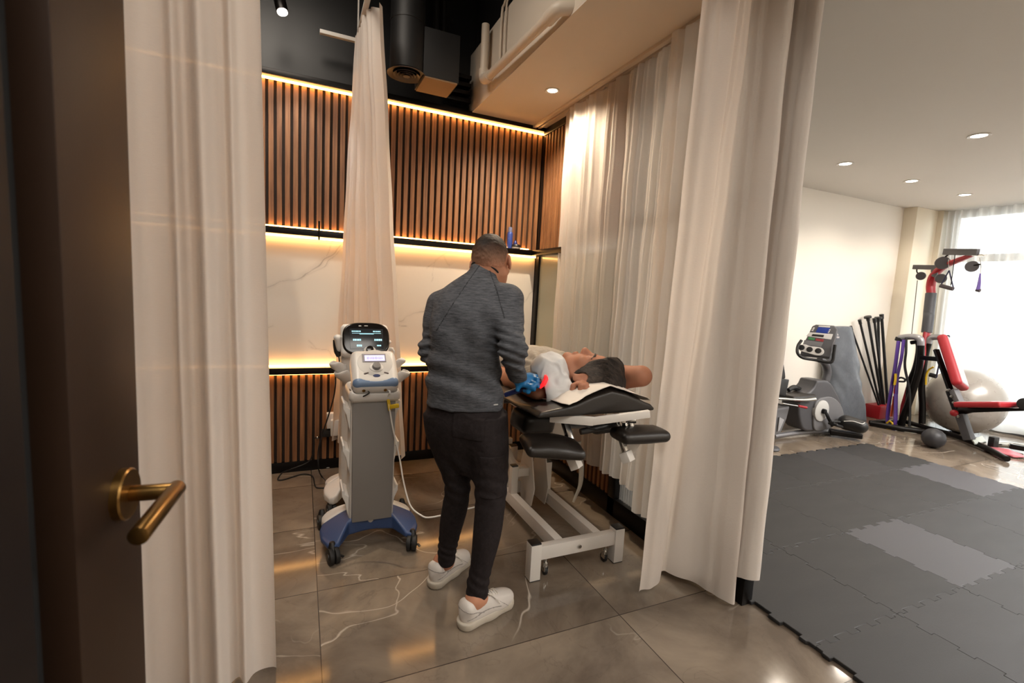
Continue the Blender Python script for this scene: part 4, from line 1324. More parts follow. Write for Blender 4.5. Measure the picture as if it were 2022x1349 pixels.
# lower frame: front and rear feet, two long rails
def foot_frame(y, nm):
    f = MB()
    f.b2((1.055, y+0.006, 0.10), (1.485, y+0.046, 0.168))
    o = f.build(nm, WP, TB, bevel=0.003)
    for x in (1.0, 1.485):
        MB().b2((x, y, 0.004), (x+0.056, y+0.056, 0.182)).build('foot_post', WP, o, bevel=0.003)
        MB().b2((x+0.002, y+0.002, 0.182), (x+0.054, y+0.054, 0.190)).build('post_cap', M['black_plastic'], o, bevel=0.002)
        MB().b2((x+0.001, y+0.001, 0.0), (x+0.055, y+0.055, 0.006)).build('rubber_foot', M['black_rubber'], o)
    MB().cyl((1.27, y+0.004, 0.135), (1.27, y-0.003, 0.135), 0.009, 0.009, 14).build('bolt', M['chrome'], o)
    return o
foot_frame(1.864, 'front_foot_frame')
foot_frame(3.20, 'rear_foot_frame')
for x in (1.150, 1.375):
    MB().b2((x, 1.91, 0.10), (x+0.045, 3.20, 0.168)).build('base_rail', WP, TB, bevel=0.003)
for x in (1.10, 1.45):
    cs = MB()
    cs.cyl((x, 1.90, 0.062), (x, 1.90, 0.11), 0.0065, 0.0065, 12)
    cs.cyl((x, 1.90, 0.045), (x, 1.90, 0.068), 0.014, 0.012, 16)
    cs.b2((x-0.011, 1.885, 0.022), (x-0.008, 1.915, 0.05)).b2((x+0.008, 1.885, 0.022), (x+0.011, 1.915, 0.05))
    k = cs.build('caster_stem', M['chrome'], TB, bevel=0.001)
    MB().cyl((x-0.0075, 1.905, 0.0235), (x+0.0075, 1.905, 0.0235), 0.0232, 0.0232, 24).build('caster', M['black_rubber'], k, bevel=0.003)
MB().tube([(1.10, 1.90, 0.088), (1.45, 1.90, 0.088)], 0.0045, 8).build('caster_rod', M['chrome'], TB)
# inner posts, lift plates and lift arms
def post(a, b, nm='inner_post', w=0.042):
    o = MB().bar(a, b, w, w, (0, 1, 0)).build(nm, WP, TB, bevel=0.003)
    t = Vector(b)
    MB().box(t+Vector((0, 0, 0.003)), (w*0.9, w*0.9, 0.008)).build('post_cap', M['black_plastic'], o, bevel=0.001)
    return o
post((1.172, 2.47, 0.165), (1.172, 2.47, 0.335))
post((1.40, 2.47, 0.10), (1.40, 2.47, 0.34))
post((1.172, 3.02, 0.165), (1.172, 3.02, 0.46))
mb = MB().bar((1.19, 2.47, 0.30), (1.262, 2.47, 0.30), 0.05, 0.06, (0, 1, 0))
mb.build('cross_bar', WP, TB, bevel=0.003)
MB().bar((1.15, 3.02, 0.30), (1.40, 3.02, 0.30), 0.04, 0.04, (0, 1, 0)).build('cross_bar', WP, TB, bevel=0.003)
for x, k in ((1.262, 0), (1.355, 1)):
    pl = [(x, 2.40, 0.10), (x, 2.54, 0.10), (x, 2.60, 0.22), (x, 2.535, 0.42), (x, 2.50, 0.80), (x, 2.43, 0.80), (x, 2.43, 0.42), (x, 2.37, 0.22)]
    MB().prism(pl, (0.008, 0, 0)).build('lift_plate', WP, TB, bevel=0.002)
mb = MB().bar((1.215, 3.1, 0.55), (1.235, 2.52, 0.24), 0.03, 0.045)
mb.build('lift_arm', WP, TB, bevel=0.003)
mb = MB().bar((1.42, 2.55, 0.30), (1.42, 3.25, 0.74), 0.03, 0.05)
mb.build('lift_arm', WP, TB, bevel=0.003)
cl = MB().b2((1.36, 2.36, 0.45), (1.44, 2.40, 0.80))
cl.build('head_column', WP, TB, bevel=0.003)
MB().cyl((1.395, 2.362, 0.735), (1.395, 2.355, 0.735), 0.007, 0.007, 12).build('column_bolt', M['black_plastic'], TB)
MB().b2((1.17, 2.55, 0.12), (1.40, 2.85, 0.20)).build('motor_box', mat('motor_grey', 'b5b0ab', 0.45), TB, bevel=0.01)
MB().cyl((1.28, 2.9, 0.22), (1.28, 3.05, 0.70), 0.028, 0.024, 18).build('lift_cylinder', M['grey_plastic'], TB)
tag(MB().tube([(1.091,1.662,0.753), (1.094,1.667,0.711), (1.110,1.663,0.643), (1.112,1.663,0.562), (1.096,1.665,0.511), (1.084,1.666,0.480)], [0.009, 0.012, 0.013, 0.012, 0.009, 0.007], 10, 30, 0.35).build('clear_strap', glass_mat('clear_plastic', 'd8d2c6', 1, 0.1, 0.35), smooth=True),
    'clear plastic strap dangling below the left arm pad of the table', 'strap')

# paper sheet over the head pad
def paper():
    xs = np.linspace(0.955, 1.408, 60)
    vs, fs = [], []
    ny = 34
    for j in range(ny):
        v = j/(ny-1)
        for x in xs:
            yf = 1.600+0.03*math.sin(x*9+1)*0.25-(max(0, 1.06-x)*0.5)
            y = yf+(2.02-yf)*v
            zt = np.interp(x, hx, hz)
            zt += 0.016*min(max((y-1.595)/0.05, 0), 1)*min(max((1.38-x)/0.05, 0), 1)*min(max((x-0.95)/0.05, 0), 1)
            fl = min(max((y-1.69)/0.09, 0), 1)
            z = zt-(zt-0.905)*fl*0.95+0.010+0.004*math.sin(x*31)*math.sin(y*27)
            if x > 1.34: z += (x-1.34)*0.10
            if v < 0.12: z += 0.008*(1-v/0.12)
            vs.append((x, y, z))
    n = len(xs)
    for j in range(ny-1):
        for i in range(n-1):
            fs.append((j*n+i, j*n+i+1, (j+1)*n+i+1, (j+1)*n+i))
    me = bpy.data.meshes.new('paper_sheet')
    me.from_pydata([tuple(map(float, p)) for p in vs], [], fs)
    o = link('paper_sheet', me, mat('exam_paper', 'd9d0c6', 0.7, 0, 0.03, 6, 0.1, 90), None, True)
    md = o.modifiers.new('thickness', 'SOLIDIFY'); md.thickness = 0.0015
    tag(o, 'white paper sheet spread over the head end of the treatment table', 'paper sheet')
paper()

# ---------------------------------------------------------------- people: shared shapes
def loft(V, secs, lat, dep, k=0.02, n=40, op='add', axis=2):
    """stack of ellipses: (centre, half width along lat, half depth along dep), ordered along the given world axis"""
    C = np.array([s[0] for s in secs], float)
    A = np.array([s[1] for s in secs], float)
    B = np.array([s[2] for s in secs], float)
    if C[0, axis] > C[-1, axis]: C, A, B = C[::-1], A[::-1], B[::-1]
    z = C[:, axis]
    zz = np.linspace(z[0], z[-1], n)
    cm = [Vector((*c, )) for c in C]
    def sm(y):
        # monotone smoothing of the polyline
        m = np.zeros(len(z))
        dl = np.diff(y)/np.diff(z)
        m[1:-1] = (dl[:-1]+dl[1:])/2
        m[0], m[-1] = dl[0], dl[-1]
        i = np.clip(np.searchsorted(z, zz)-1, 0, len(z)-2)
        h = z[i+1]-z[i]
        t = (zz-z[i])/h
        return (2*t**3-3*t**2+1)*y[i]+(t**3-2*t**2+t)*h*m[i]+(-2*t**3+3*t**2)*y[i+1]+(t**3-t**2)*h*m[i+1]
    cx, cy, cz, a_, b_ = sm(C[:, 0]), sm(C[:, 1]), sm(C[:, 2]), sm(A), sm(B)
    lat, dep = np.array(Vector(lat).normalized(), float), np.array(Vector(dep).normalized(), float)
    Rm = max(A.max(), B.max())
    def fn(P):
        w = P[..., axis]
        c = np.stack([np.interp(w, zz, cx), np.interp(w, zz, cy), np.interp(w, zz, cz)], -1)
        a, b = np.interp(w, zz, a_), np.interp(w, zz, b_)
        o = P-c
        q1, q2 = (o@lat)/a, (o@dep)/b
        k0 = np.sqrt(q1*q1+q2*q2)+1e-6
        k1 = np.sqrt((q1/a)**2+(q2/b)**2)+1e-6
        d = k0*(k0-1)/k1
        return np.maximum(d, np.maximum(z[0]-w, w-z[-1]))
    return V._u(C.min(0)-Rm, C.max(0)+Rm, fn, k, op)

def head_shape(V, C, h, f, s=1.0, nose=True):
    h = Vector(h).normalized()
    f = Vector(f)
    f = (f-h*f.dot(h)).normalized()
    l = h.cross(f)
    C = Vector(C)
    Rm = Matrix((l, f, h)).transposed()
    T = lambda x, y, z: C+(l*x+f*y+h*z)*s
    E = lambda p, r, k=0.015, op='add', R0=None: V.ell(T(*p), [q*s for q in r], Rm if R0 is None else Rm @ R0, k, op)
    K = lambda a, b, ra, rb, k=0.012, op='add': V.cap(T(*a), T(*b), ra*s, rb*s, k, op=op)
    E((0, -0.014, 0.032), (0.077, 0.099, 0.086), 0.0)
    E((0, -0.035, 0.005), (0.070, 0.075, 0.070), 0.03)
    E((0, 0.026, -0.035), (0.062, 0.066, 0.082), 0.03)
    E((0, 0.045, 0.045), (0.058, 0.045, 0.045), 0.03)
    for k in (-1, 1):
        K((k*0.052, -0.005, -0.055), (k*0.012, 0.064, -0.098), 0.020, 0.017, 0.025)
        E((k*0.042, 0.056, -0.022), (0.024, 0.024, 0.022), 0.02)
        K((k*0.046, 0.072, 0.020), (k*0.012, 0.084, 0.018), 0.010, 0.011, 0.016)
        E((k*0.033, 0.094, 0.000), (0.016, 0.016, 0.010), 0.012, 'sub')
        E((k*0.033, 0.073, 0.000), (0.0135, 0.0135, 0.012), 0.004)
    E((0, 0.070, -0.104), (0.022, 0.018, 0.017), 0.02)
    K((0, 0.084, 0.012), (0, 0.108, -0.030), 0.009, 0.0135, 0.014)
    E((0, 0.098, -0.036), (0.018, 0.014, 0.010), 0.010)
    for k in (-1, 1):
        E((k*0.008, 0.106, -0.043), (0.0045, 0.005, 0.004), 0.003, 'sub')
    E((0, 0.088, -0.063), (0.024, 0.012, 0.006), 0.007)
    E((0, 0.087, -0.073), (0.021, 0.011, 0.007), 0.007)
    E((0, 0.100, -0.068), (0.022, 0.006, 0.0016), 0.002, 'sub')
    for k in (-1, 1):
        Re = Matrix.Rotation(k*0.35, 3, 'Z') @ Matrix.Rotation(-0.2, 3, 'X')
        E((k*0.087, -0.014, -0.006), (0.0085, 0.020, 0.034), 0.006, 'add', Re)
        E((k*0.0975, -0.008, -0.002), (0.008, 0.011, 0.019), 0.006, 'sub', Re)
        E((k*0.085, -0.006, -0.034), (0.006, 0.009, 0.009), 0.006)
    return T, Rm, l, f, h

def skin_mat(name, col, red=0.12):
    m, nt, p = base_mat(name)
    c = lin(col)
    tc = nd(nt, 'TexCoord')
    n1 = nd(nt, 'TexNoise', Vector=tc.outputs['Object'], Scale=14.0, Detail=4.0)
    mx = nd(nt, 'Mix', {'data_type': 'RGBA'}, Factor=n1.outputs[0])
    mx.inputs[6].default_value = (c[0]*0.95, c[1]*(1-red), c[2]*(1-red), 1)
    mx.inputs[7].default_value = (c[0]*1.05, c[1]*(1+red*0.5), c[2]*(1+red*0.5), 1)
    nt.links.new(mx.outputs[2], p.inputs['Base Color'])
    p.inputs['Roughness'].default_value = 0.58
    p.inputs['Specular IOR Level'].default_value = 0.3
    p.inputs['Subsurface Weight'].default_value = 0.12
    p.inputs['Subsurface Radius'].default_value = (0.012, 0.004, 0.002)
    p.inputs['Subsurface Scale'].default_value = 0.6
    nb = nd(nt, 'TexNoise', Vector=tc.outputs['Object'], Scale=260.0, Detail=2.0)
    nt.links.new(nd(nt, 'Bump', Strength=0.12, Distance=0.001, Height=nb.outputs[0]).outputs[0], p.inputs['Normal'])
    return m

def knit_mat(name, c0, c1, streak=(14, 14, 260), rough=0.85, bump=0.3):
    m, nt, p = base_mat(name)
    tc = nd(nt, 'TexCoord')
    n1 = nd(nt, 'TexNoise', Vector=nd(nt, 'Mapping', Vector=tc.outputs['Object'], Scale=streak).outputs[0], Scale=1.0, Detail=4.0, Roughness=0.7)
    cr = nd(nt, 'ValToRGB', Fac=n1.outputs[0])
    cr.color_ramp.elements[0].position = 0.32
    cr.color_ramp.elements[0].color = lin(c0)
    cr.color_ramp.elements[1].position = 0.72
    cr.color_ramp.elements[1].color = lin(c1)
    nt.links.new(cr.outputs[0], p.inputs['Base Color'])
    p.inputs['Roughness'].default_value = rough
    p.inputs['Specular IOR Level'].default_value = 0.2
    n2 = nd(nt, 'TexNoise', Vector=tc.outputs['Object'], Scale=22.0, Detail=4.0, Distortion=0.6)
    hs_ = nd(nt, 'Math', {'operation': 'MULTIPLY_ADD'}, i0=n2.outputs[0], i1=3.0, i2=n1.outputs[0])
    nt.links.new(nd(nt, 'Bump', Strength=bump, Distance=0.004, Height=hs_.outputs[0]).outputs[0], p.inputs['Normal'])
    return m

def hair_mat(name, c0, c1, streak):
    m = knit_mat(name, c0, c1, streak, 0.5, 0.6)
    return m

# ---------------------------------------------------------------- the therapist
F_T = Vector((0.545, 0.839, 0.0))        # where the trunk faces
L_T = Vector((0.839, -0.545, 0.0))       # his right side
SK1 = skin_mat('skin_light', 'b98468')
torso = [((0.643,1.880,0.882), 0.166, 0.128), ((0.637,1.879,0.948), 0.163, 0.126), ((0.632,1.880,1.025), 0.157, 0.120), ((0.632,1.880,1.123), 0.153, 0.120), ((0.645,1.887,1.229), 0.160, 0.124),
         ((0.665,1.910,1.314), 0.160, 0.118), ((0.687,1.941,1.375), 0.128, 0.094), ((0.709,1.969,1.420), 0.084, 0.070), ((0.734,1.985,1.461), 0.063, 0.062), ((0.747,1.999,1.496), 0.061, 0.059)]
legR = [((0.709,1.825,0.859), 0.098, 0.115), ((0.712,1.805,0.788), 0.096, 0.112), ((0.726,1.780,0.684), 0.082, 0.095), ((0.730,1.760,0.581), 0.069, 0.080), ((0.727,1.744,0.477), 0.065, 0.072), ((0.714,1.732,0.374), 0.061, 0.070), ((0.696,1.726,0.247), 0.051, 0.060), ((0.680,1.722,0.162), 0.045, 0.052), ((0.677,1.716,0.092), 0.042, 0.048)]
legL = [((0.586,1.955,0.832), 0.098, 0.115), ((0.595,1.950,0.730), 0.092, 0.108), ((0.615,1.941,0.639), 0.080, 0.092), ((0.642,1.937,0.520), 0.060, 0.075), ((0.643,1.954,0.394), 0.058, 0.066), ((0.631,1.977,0.263), 0.052, 0.062), ((0.623,1.989,0.147), 0.041, 0.050), ((0.626,1.994,0.106), 0.038, 0.047)]
shR, elR, wrR = (0.799,1.841,1.336), (0.762,1.682,1.153), (0.823,1.755,1.024)
shL, elL, wrL = (0.565,2.041,1.291), (0.519,1.995,1.103), (0.645,2.154,0.968)
HC = (0.785,2.010,1.497)
hh_, hf_ = Vector((0.02, 0.27, 0.96)), Vector((0.62, 0.74, -0.28))
V = Vox((0.36, 1.55, 0.03), (1.04, 2.32, 1.68), 0.0055)
shrink = lambda secs, e: [(c, a-e, b-e) for c, a, b in secs]
loft(V, shrink(torso, 0.016), L_T, F_T)
loft(V, shrink(legR, 0.012), L_T, F_T, 0.01)
loft(V, shrink(legL, 0.012), L_T, F_T, 0.01)
V.cap((0.734,1.981,1.430), (0.771,2.003,1.478), 0.057, 0.055, 0.02)
for a, b, c, r in ((shR, elR, wrR, (0.050, 0.042, 0.028)), (shL, elL, wrL, (0.048, 0.040, 0.028))):
    V.cap(a, b, r[0], r[1], 0.03)
    V.cap(b, c, r[1], r[2], 0.015)
V.cap(wrR, (0.863,1.773,1.004), 0.026, 0.024, 0.01, F_T, 1.2)
# left hand resting in front of him, fingers half closed
hL = Vector(wrL)
pl_d = (Vector((0.705,2.179,0.944))-hL).normalized()
pl_s = Vector((0, 0, 1)).cross(pl_d).normalized()
V.cap(hL, hL+pl_d*0.075, 0.026, 0.032, 0.015, (0, 0, 1), 1.7)
for i, ln in enumerate((0.036, 0.042, 0.040, 0.032)):
    k0 = hL+pl_d*0.085+pl_s*(0.027-0.018*i)
    k1 = k0+pl_d*ln+Vector((0, 0, -0.012))
    V.cap(k0, k1, 0.0095, 0.0088, 0.006)
    V.cap(k1, k1+pl_d*0.012+Vector((0, 0, -0.032)), 0.0088, 0.0075, 0.004)
V.cap(hL+pl_d*0.03+pl_s*0.026, hL+pl_d*0.075+pl_s*0.05+Vector((0, 0, -0.012)), 0.012, 0.009, 0.008)
# feet inside the shoes
heelL, toeL = Vector((0.544, 1.971, 0)), Vector((0.790, 2.142, 0))
heelR, toeR = Vector((0.588, 1.680, 0)), Vector((0.857, 1.766, 0))
for hp, tp, lg in ((heelL, toeL, legL), (heelR, toeR, legR)):
    dr = (tp-hp).normalized()
    an = hp+dr*0.075+Vector((0, 0, 0.10))
    V.cap(lg[-1][0], an, 0.036, 0.033, 0.02)
    V.cap(an, hp+dr*0.20+Vector((0, 0, 0.045)), 0.033, 0.026, 0.02)
    V.cap(an, hp+dr*0.05+Vector((0, 0, 0.05)), 0.03, 0.028, 0.02)
T, Rh, l_, f_, h_ = head_shape(V, HC, hh_, hf_, 1.0)
person = V.build('person', SK1, None, 1)
tag(person, 'person seen from behind in grey sports top, treating the lying patient', 'person')

# long sleeved top
SHIRT = knit_mat('heather_grey_knit', '3b3d42', '65676d', (26, 26, 200), 0.85, 0.4)
V = Vox((0.36, 1.55, 0.82), (1.04, 2.32, 1.52), 0.005)
loft(V, torso, L_T, F_T, 0.0)
V.cap((0.687,1.926,1.347), shR, 0.085, 0.066, 0.05)
V.cap((0.690,1.957,1.340), shL, 0.085, 0.062, 0.05)
V.cap(shR, elR, 0.064, 0.055, 0.035)
V.cap(elR, wrR, 0.054, 0.037, 0.02)
V.cap(shL, elL, 0.060, 0.053, 0.03)
V.cap(elL, wrL, 0.053, 0.037, 0.02)
# folds: sleeve bunching at the elbow and drag lines across the back
P = V.grid()
near = np.abs(V.F) < 0.03
q = P[near]
def band(q, c, rad):
    return np.exp(-(((q-np.array(c))**2).sum(-1))/(rad*rad))
e1 = np.array(elR)
wv = 0.0085*np.sin((q[:, 2]*1.0+q[:, 0]*0.35)*190)*band(q, np.array(elR)+np.array([0, 0.02, -0.01]), 0.085)
wv += 0.008*np.sin((q[:, 2]-q[:, 0]*0.3)*170)*band(q, elL, 0.08)
lowb = np.exp(-((q[:, 2]-1.00)/0.10)**2)
wv += 0.0075*np.sin((q[:, 2]*0.85+q[:, 0]*0.45+q[:, 1]*0.2+0.02*vnoise(q.astype(np.float32), 6))*74)*lowb
wv += 0.004*np.sin((q[:, 0]*0.8+q[:, 2]*0.6)*60)*np.exp(-((q[:, 2]-1.22)/0.12)**2)
wv += 0.004*vnoise(q.astype(np.float32), 16)
spn = np.array((0.635,1.823,1.214))
wv += 0.010*np.exp(-(((q-spn)@np.array(L_T))/0.022)**2)*np.exp(-((q[:, 2]-1.12)/0.16)**2)
for bl in ((0.588,1.852,1.277), (0.696,1.772,1.290)):
    wv -= 0.012*band(q, bl, 0.07)
V.F[near] += wv.astype(np.float32)
V.cut((0.643,1.878,0.869), (0.02, 0.0, -1), 0.003)
dR = (Vector(wrR)-Vector(elR)).normalized()
V.cap(Vector(wrR)+dR*0.050, Vector(wrR)+dR*0.11, 0.047, 0.05, 0.003, op='sub')
dL = (Vector(wrL)-Vector(elL)).normalized()
V.cap(Vector(wrL)+dL*0.050, Vector(wrL)+dL*0.08, 0.047, 0.05, 0.003, op='sub')
nC = Vector((0.42, 0.22, 0.88)).normalized()
pC = Vector((0.746,1.985,1.464))
V.cut(pC, nC, 0.004)
# shoulder blades and the furrow of the spine
shirt = V.build('sports_top', SHIRT, person, 1)
# raglan seams: thin raised lines that follow the cloth
DK = mat('seam_dark', '303237', 0.9)
vdir = Vector((0.32, 0.94, -0.1)).normalized()
for a_, b_ in (((0.749,1.908,1.429), (0.762,1.794,1.265)), ((0.682,1.961,1.434), (0.550,1.992,1.196))):
    a_, b_ = Vector(a_), Vector(b_)
    nS = (b_-a_).cross(vdir).normalized()
    W_ = V.clone(0.0022)
    G_ = W_.grid()
    ds_ = np.abs((G_-np.array(a_, np.float32))@np.array(nS, np.float32))-0.0034
    fr_ = (G_-np.array(a_, np.float32))@np.array(vdir, np.float32)-0.06
    lw_ = np.array(b_, np.float32)[2]-G_[..., 2]
    W_.F = np.maximum(np.maximum(W_.F, ds_), np.maximum(np.maximum(fr_, lw_), -(V.F+0.004))).astype(np.float32)
    W_.build('seam', DK, shirt, 0)
cb = MB()
u1 = nC.cross(Vector((0, 1, 0))).normalized()
u2 = nC.cross(u1).normalized()
ring = []
for k in range(44):
    a = 2*math.pi*k/44
    ring.append(pC+u1*math.cos(a)*0.0625+u2*math.sin(a)*0.0625)
cb.tube(ring+[ring[0]], 0.0050, 8)
cb.build('collar_band', mat('collar_black', '15161a', 0.8), shirt, True)
V2 = Vox((0.36, 1.55, 0.82), (1.04, 2.32, 0.95), 0.005)
loft(V2, [(c, a+0.002, b+0.002) for c, a, b in torso], L_T, F_T, 0.0)
V2.cut((0.643,1.880,0.880), (-0.02, 0, 1), 0.002)
V2.cut((0.643,1.878,0.865), (0.02, 0, -1), 0.002)
V2.build('hem_tape', mat('hem_black', '1b1c20', 0.85), shirt, 1)
lg = MB()
for i in range(7):
    lg.bar((0.700,1.695,0.925), (0.713,1.684,0.929), 0.004, 0.004) if i == 0 else None
lg.build('chest_logo', mat('logo_white', 'd5d5d5', 0.6), shirt)
# shoulder seams of the top
def on_shirt(pts, off=0.0):
    out = []
    for p in pts:
        p = Vector(p)
        v_ = (p-Vector((0, 0, 1.38))).normalized()
        out.append(p+v_*off)
    return out
# trousers
TR = knit_mat('charcoal_trousers', '1d1819', '2a2425', (60, 60, 60), 0.8, 0.35)
V = Vox((0.38, 1.55, 0.10), (1.0, 2.32, 0.93), 0.005)
loft(V, legR, L_T, F_T, 0.0)
loft(V, legL, L_T, F_T, 0.02)
loft(V, [((0.646,1.892,0.901), 0.160, 0.122), ((0.646,1.881,0.814), 0.164, 0.128), ((0.654,1.880,0.736), 0.150, 0.118), ((0.667,1.876,0.668), 0.115, 0.10), ((0.682,1.861,0.592), 0.075, 0.07)], L_T, F_T, 0.03)
P = V.grid()
near = np.abs(V.F) < 0.03
q = P[near].astype(np.float32)
wv = 0.004*vnoise(q*np.array([1, 1, 0.6], np.float32), 14)
for c, rr, fr in (((0.721,1.752,0.563), 0.08, 120), ((0.639,1.926,0.513), 0.08, 120), ((0.682,1.721,0.162), 0.06, 150), ((0.622,1.983,0.187), 0.06, 150), ((0.661,1.857,0.664), 0.10, 90)):
    wv = wv+0.005*np.sin((q[:, 2]+0.5*q[:, 0])*fr+3*vnoise(q, 8))*band(q, c, rr)
V.F[near] += wv
V.cut((0.677,1.716,0.097), (0, 0, -1), 0.003) if False else None
Pz = V.grid()
trs = V.build('trousers', TR, person, 1)
def patch(name, cen, half, Rm, off):
    W_ = V.clone(off)
    Q = (W_.grid()-np.array(cen, np.float32))@np.array(Rm, np.float32)
    qd = np.abs(Q)-np.array(half, np.float32)+0.012
    bx = np.sqrt((np.maximum(qd, 0)**2).sum(-1))+np.minimum(qd.max(-1), 0)-0.012
    W_.F = np.maximum(np.maximum(W_.F, bx), -(V.F+0.006)).astype(np.float32)
    return W_.build(name, TR, trs, 0)
# thigh pocket on his right leg, seat pocket above it
side = (L_T*0.85-F_T*0.5).normalized()
fwd_ = Vector((0, 0, 1)).cross(side)
Rp = Matrix((side, fwd_, Vector((0, 0, 1)))).transposed()
patch('thigh_pocket', (0.721,1.681,0.624), (0.06, 0.062, 0.088), Rp, 0.0035)
patch('seat_pocket', (0.618,1.753,0.831), (0.05, 0.068, 0.06), Matrix((-F_T, L_T, Vector((0, 0, 1)))).transposed(), 0.003)

# shoes
SHOE = mat('white_leather', 'cfc8c2', 0.5, 0, 0.05, 20, 0.1, 160)
SOLE = mat('off_white_sole', 'b9b0a2', 0.6, 0, 0.08, 25)
LACE = mat('lace_white', 'd6d0c6', 0.7)
SEAM = mat('shoe_seam', '8f8984', 0.8)
def shoe(hp, tp, mirror):
    d = (tp-hp).normalized()
    s_ = Vector((0, 0, 1)).cross(d)*mirror
    P_ = lambda x, y, z: hp+d*x+s_*y+Vector((0, 0, z))
    Rm = Matrix((d, s_, d.cross(s_))).transposed()
    lo = hp-Vector((0.15, 0.15, 0.02)); hi = hp+d*0.3+Vector((0.15, 0.15, 0.19))
    lo = Vector([min(lo[i], hi[i]-0.32 if False else lo[i]) for i in range(3)])
    U = Vox([min(hp[i], tp[i])-0.10 for i in range(2)]+[-0.01], [max(hp[i], tp[i])+0.10 for i in range(2)]+[0.17], 0.0035)
    U.ell(P_(0.055, 0, 0.062), (0.050, 0.036, 0.058), Rm, 0.0)
    U.ell(P_(0.14, 0.002, 0.052), (0.095, 0.043, 0.052), Rm, 0.03)
    U.ell(P_(0.222, 0.006, 0.038), (0.072, 0.047, 0.042), Rm, 0.03)
    U.cap(P_(0.10, 0, 0.085), P_(0.155, 0, 0.070), 0.030, 0.026, 0.02)
    U.cap(P_(0.036, -0.014, 0.088), P_(0.036, 0.014, 0.088), 0.026, 0.026, 0.02, d, 1.25)
    U.cut((0, 0, 0.024), (0, 0, -1), 0.003)
    U.cap(P_(0.068, 0, 0.09), P_(0.072, 0, 0.20), 0.030, 0.036, 0.006, op='sub')
    up_ = U.build('shoe', SHOE, person, 1)
    W_ = Vox([min(hp[i], tp[i])-0.10 for i in range(2)]+[-0.012], [max(hp[i], tp[i])+0.10 for i in range(2)]+[0.06], 0.0035)
    W_.cap(P_(0.044, 0, 0.018), P_(0.15, 0.0, 0.018), 0.0405, 0.038, 0.0)
    W_.cap(P_(0.15, 0.0, 0.018), P_(0.243, 0.006, 0.018), 0.038, 0.0485, 0.03)
    W_.cap(P_(0.04, 0, 0.030), P_(0.06, 0, 0.026), 0.041, 0.038, 0.01)
    W_.cut((0, 0, 0.001), (0, 0, -1), 0.002)
    W_.cut((0, 0, 0.036), (0, 0, 1), 0.006)
    W_.build('sole', SOLE, up_, 1)
    G_ = U.grid()
    q = G_-np.array(hp, np.float32)
    X_, Y_, Z_ = q@np.array(d, np.float32), q@np.array(s_, np.float32), q[..., 2]
    def skinline(name, off, field, m, par):
        W2 = U.clone(off)
        W2.F = np.maximum(np.maximum(W2.F, field), -(U.F+0.005)).astype(np.float32)
        return W2.build(name, m, par, 0)
    f = np.full(X_.shape, 1.0, np.float32)
    for i in range(6):
        f = np.minimum(f, np.abs(X_-0.118-0.0145*i+0.25*np.abs(Y_)*(1 if i % 2 else -1)*0.5)-0.0034)
    f = np.maximum(f, np.maximum(np.abs(Y_)-0.021, 0.055-Z_))
    lc = skinline('laces', 0.0042, f, LACE, up_)
    lb = MB()
    for sy in (-1, 1):
        lb.tube([P_(0.116, 0.0, 0.112), P_(0.118, 0.016*sy, 0.126), P_(0.132, 0.030*sy, 0.118), P_(0.140, 0.020*sy, 0.106), P_(0.120, 0.002*sy, 0.114)], 0.0022, 6, 22)
        lb.tube([P_(0.116, 0.0, 0.112), P_(0.140, 0.024*sy, 0.112), P_(0.160, 0.040*sy, 0.092), P_(0.176, 0.049*sy, 0.068)], 0.0020, 6, 16)
    lb.build('lace_bow', LACE, lc, True)
    g = np.minimum(np.abs(X_-0.205+1.2*(Z_-0.05)-2.5*Y_*Y_)-0.0024, np.abs(Z_-0.050-0.012*np.sin((X_-0.04)*22))-0.0024+np.where((X_ > 0.02) & (X_ < 0.19), 0, 1))
    g = np.minimum(g, np.abs(Z_-0.082+0.35*(X_-0.03))-0.0022+np.where(X_ < 0.10, 0, 1))
    g = np.minimum(g, np.maximum(np.abs(np.abs(Y_)-0.030)-0.0022, np.where((X_ > 0.12) & (X_ < 0.205), 0, 1)))
    skinline('stitching', 0.0020, g, SEAM, up_)
    T_ = Vox([min(hp[i], tp[i])-0.10 for i in range(2)]+[-0.01], [max(hp[i], tp[i])+0.10 for i in range(2)]+[0.20], 0.0035)
    T_.cap(P_(0.130, 0, 0.085), P_(0.108, 0, 0.130), 0.024, 0.022, 0.0, d, 3.2)
    T_.build('tongue', SHOE, up_, 1)
    return up_
shoe(heelL, toeL, 1)
shoe(heelR, toeR, 1)

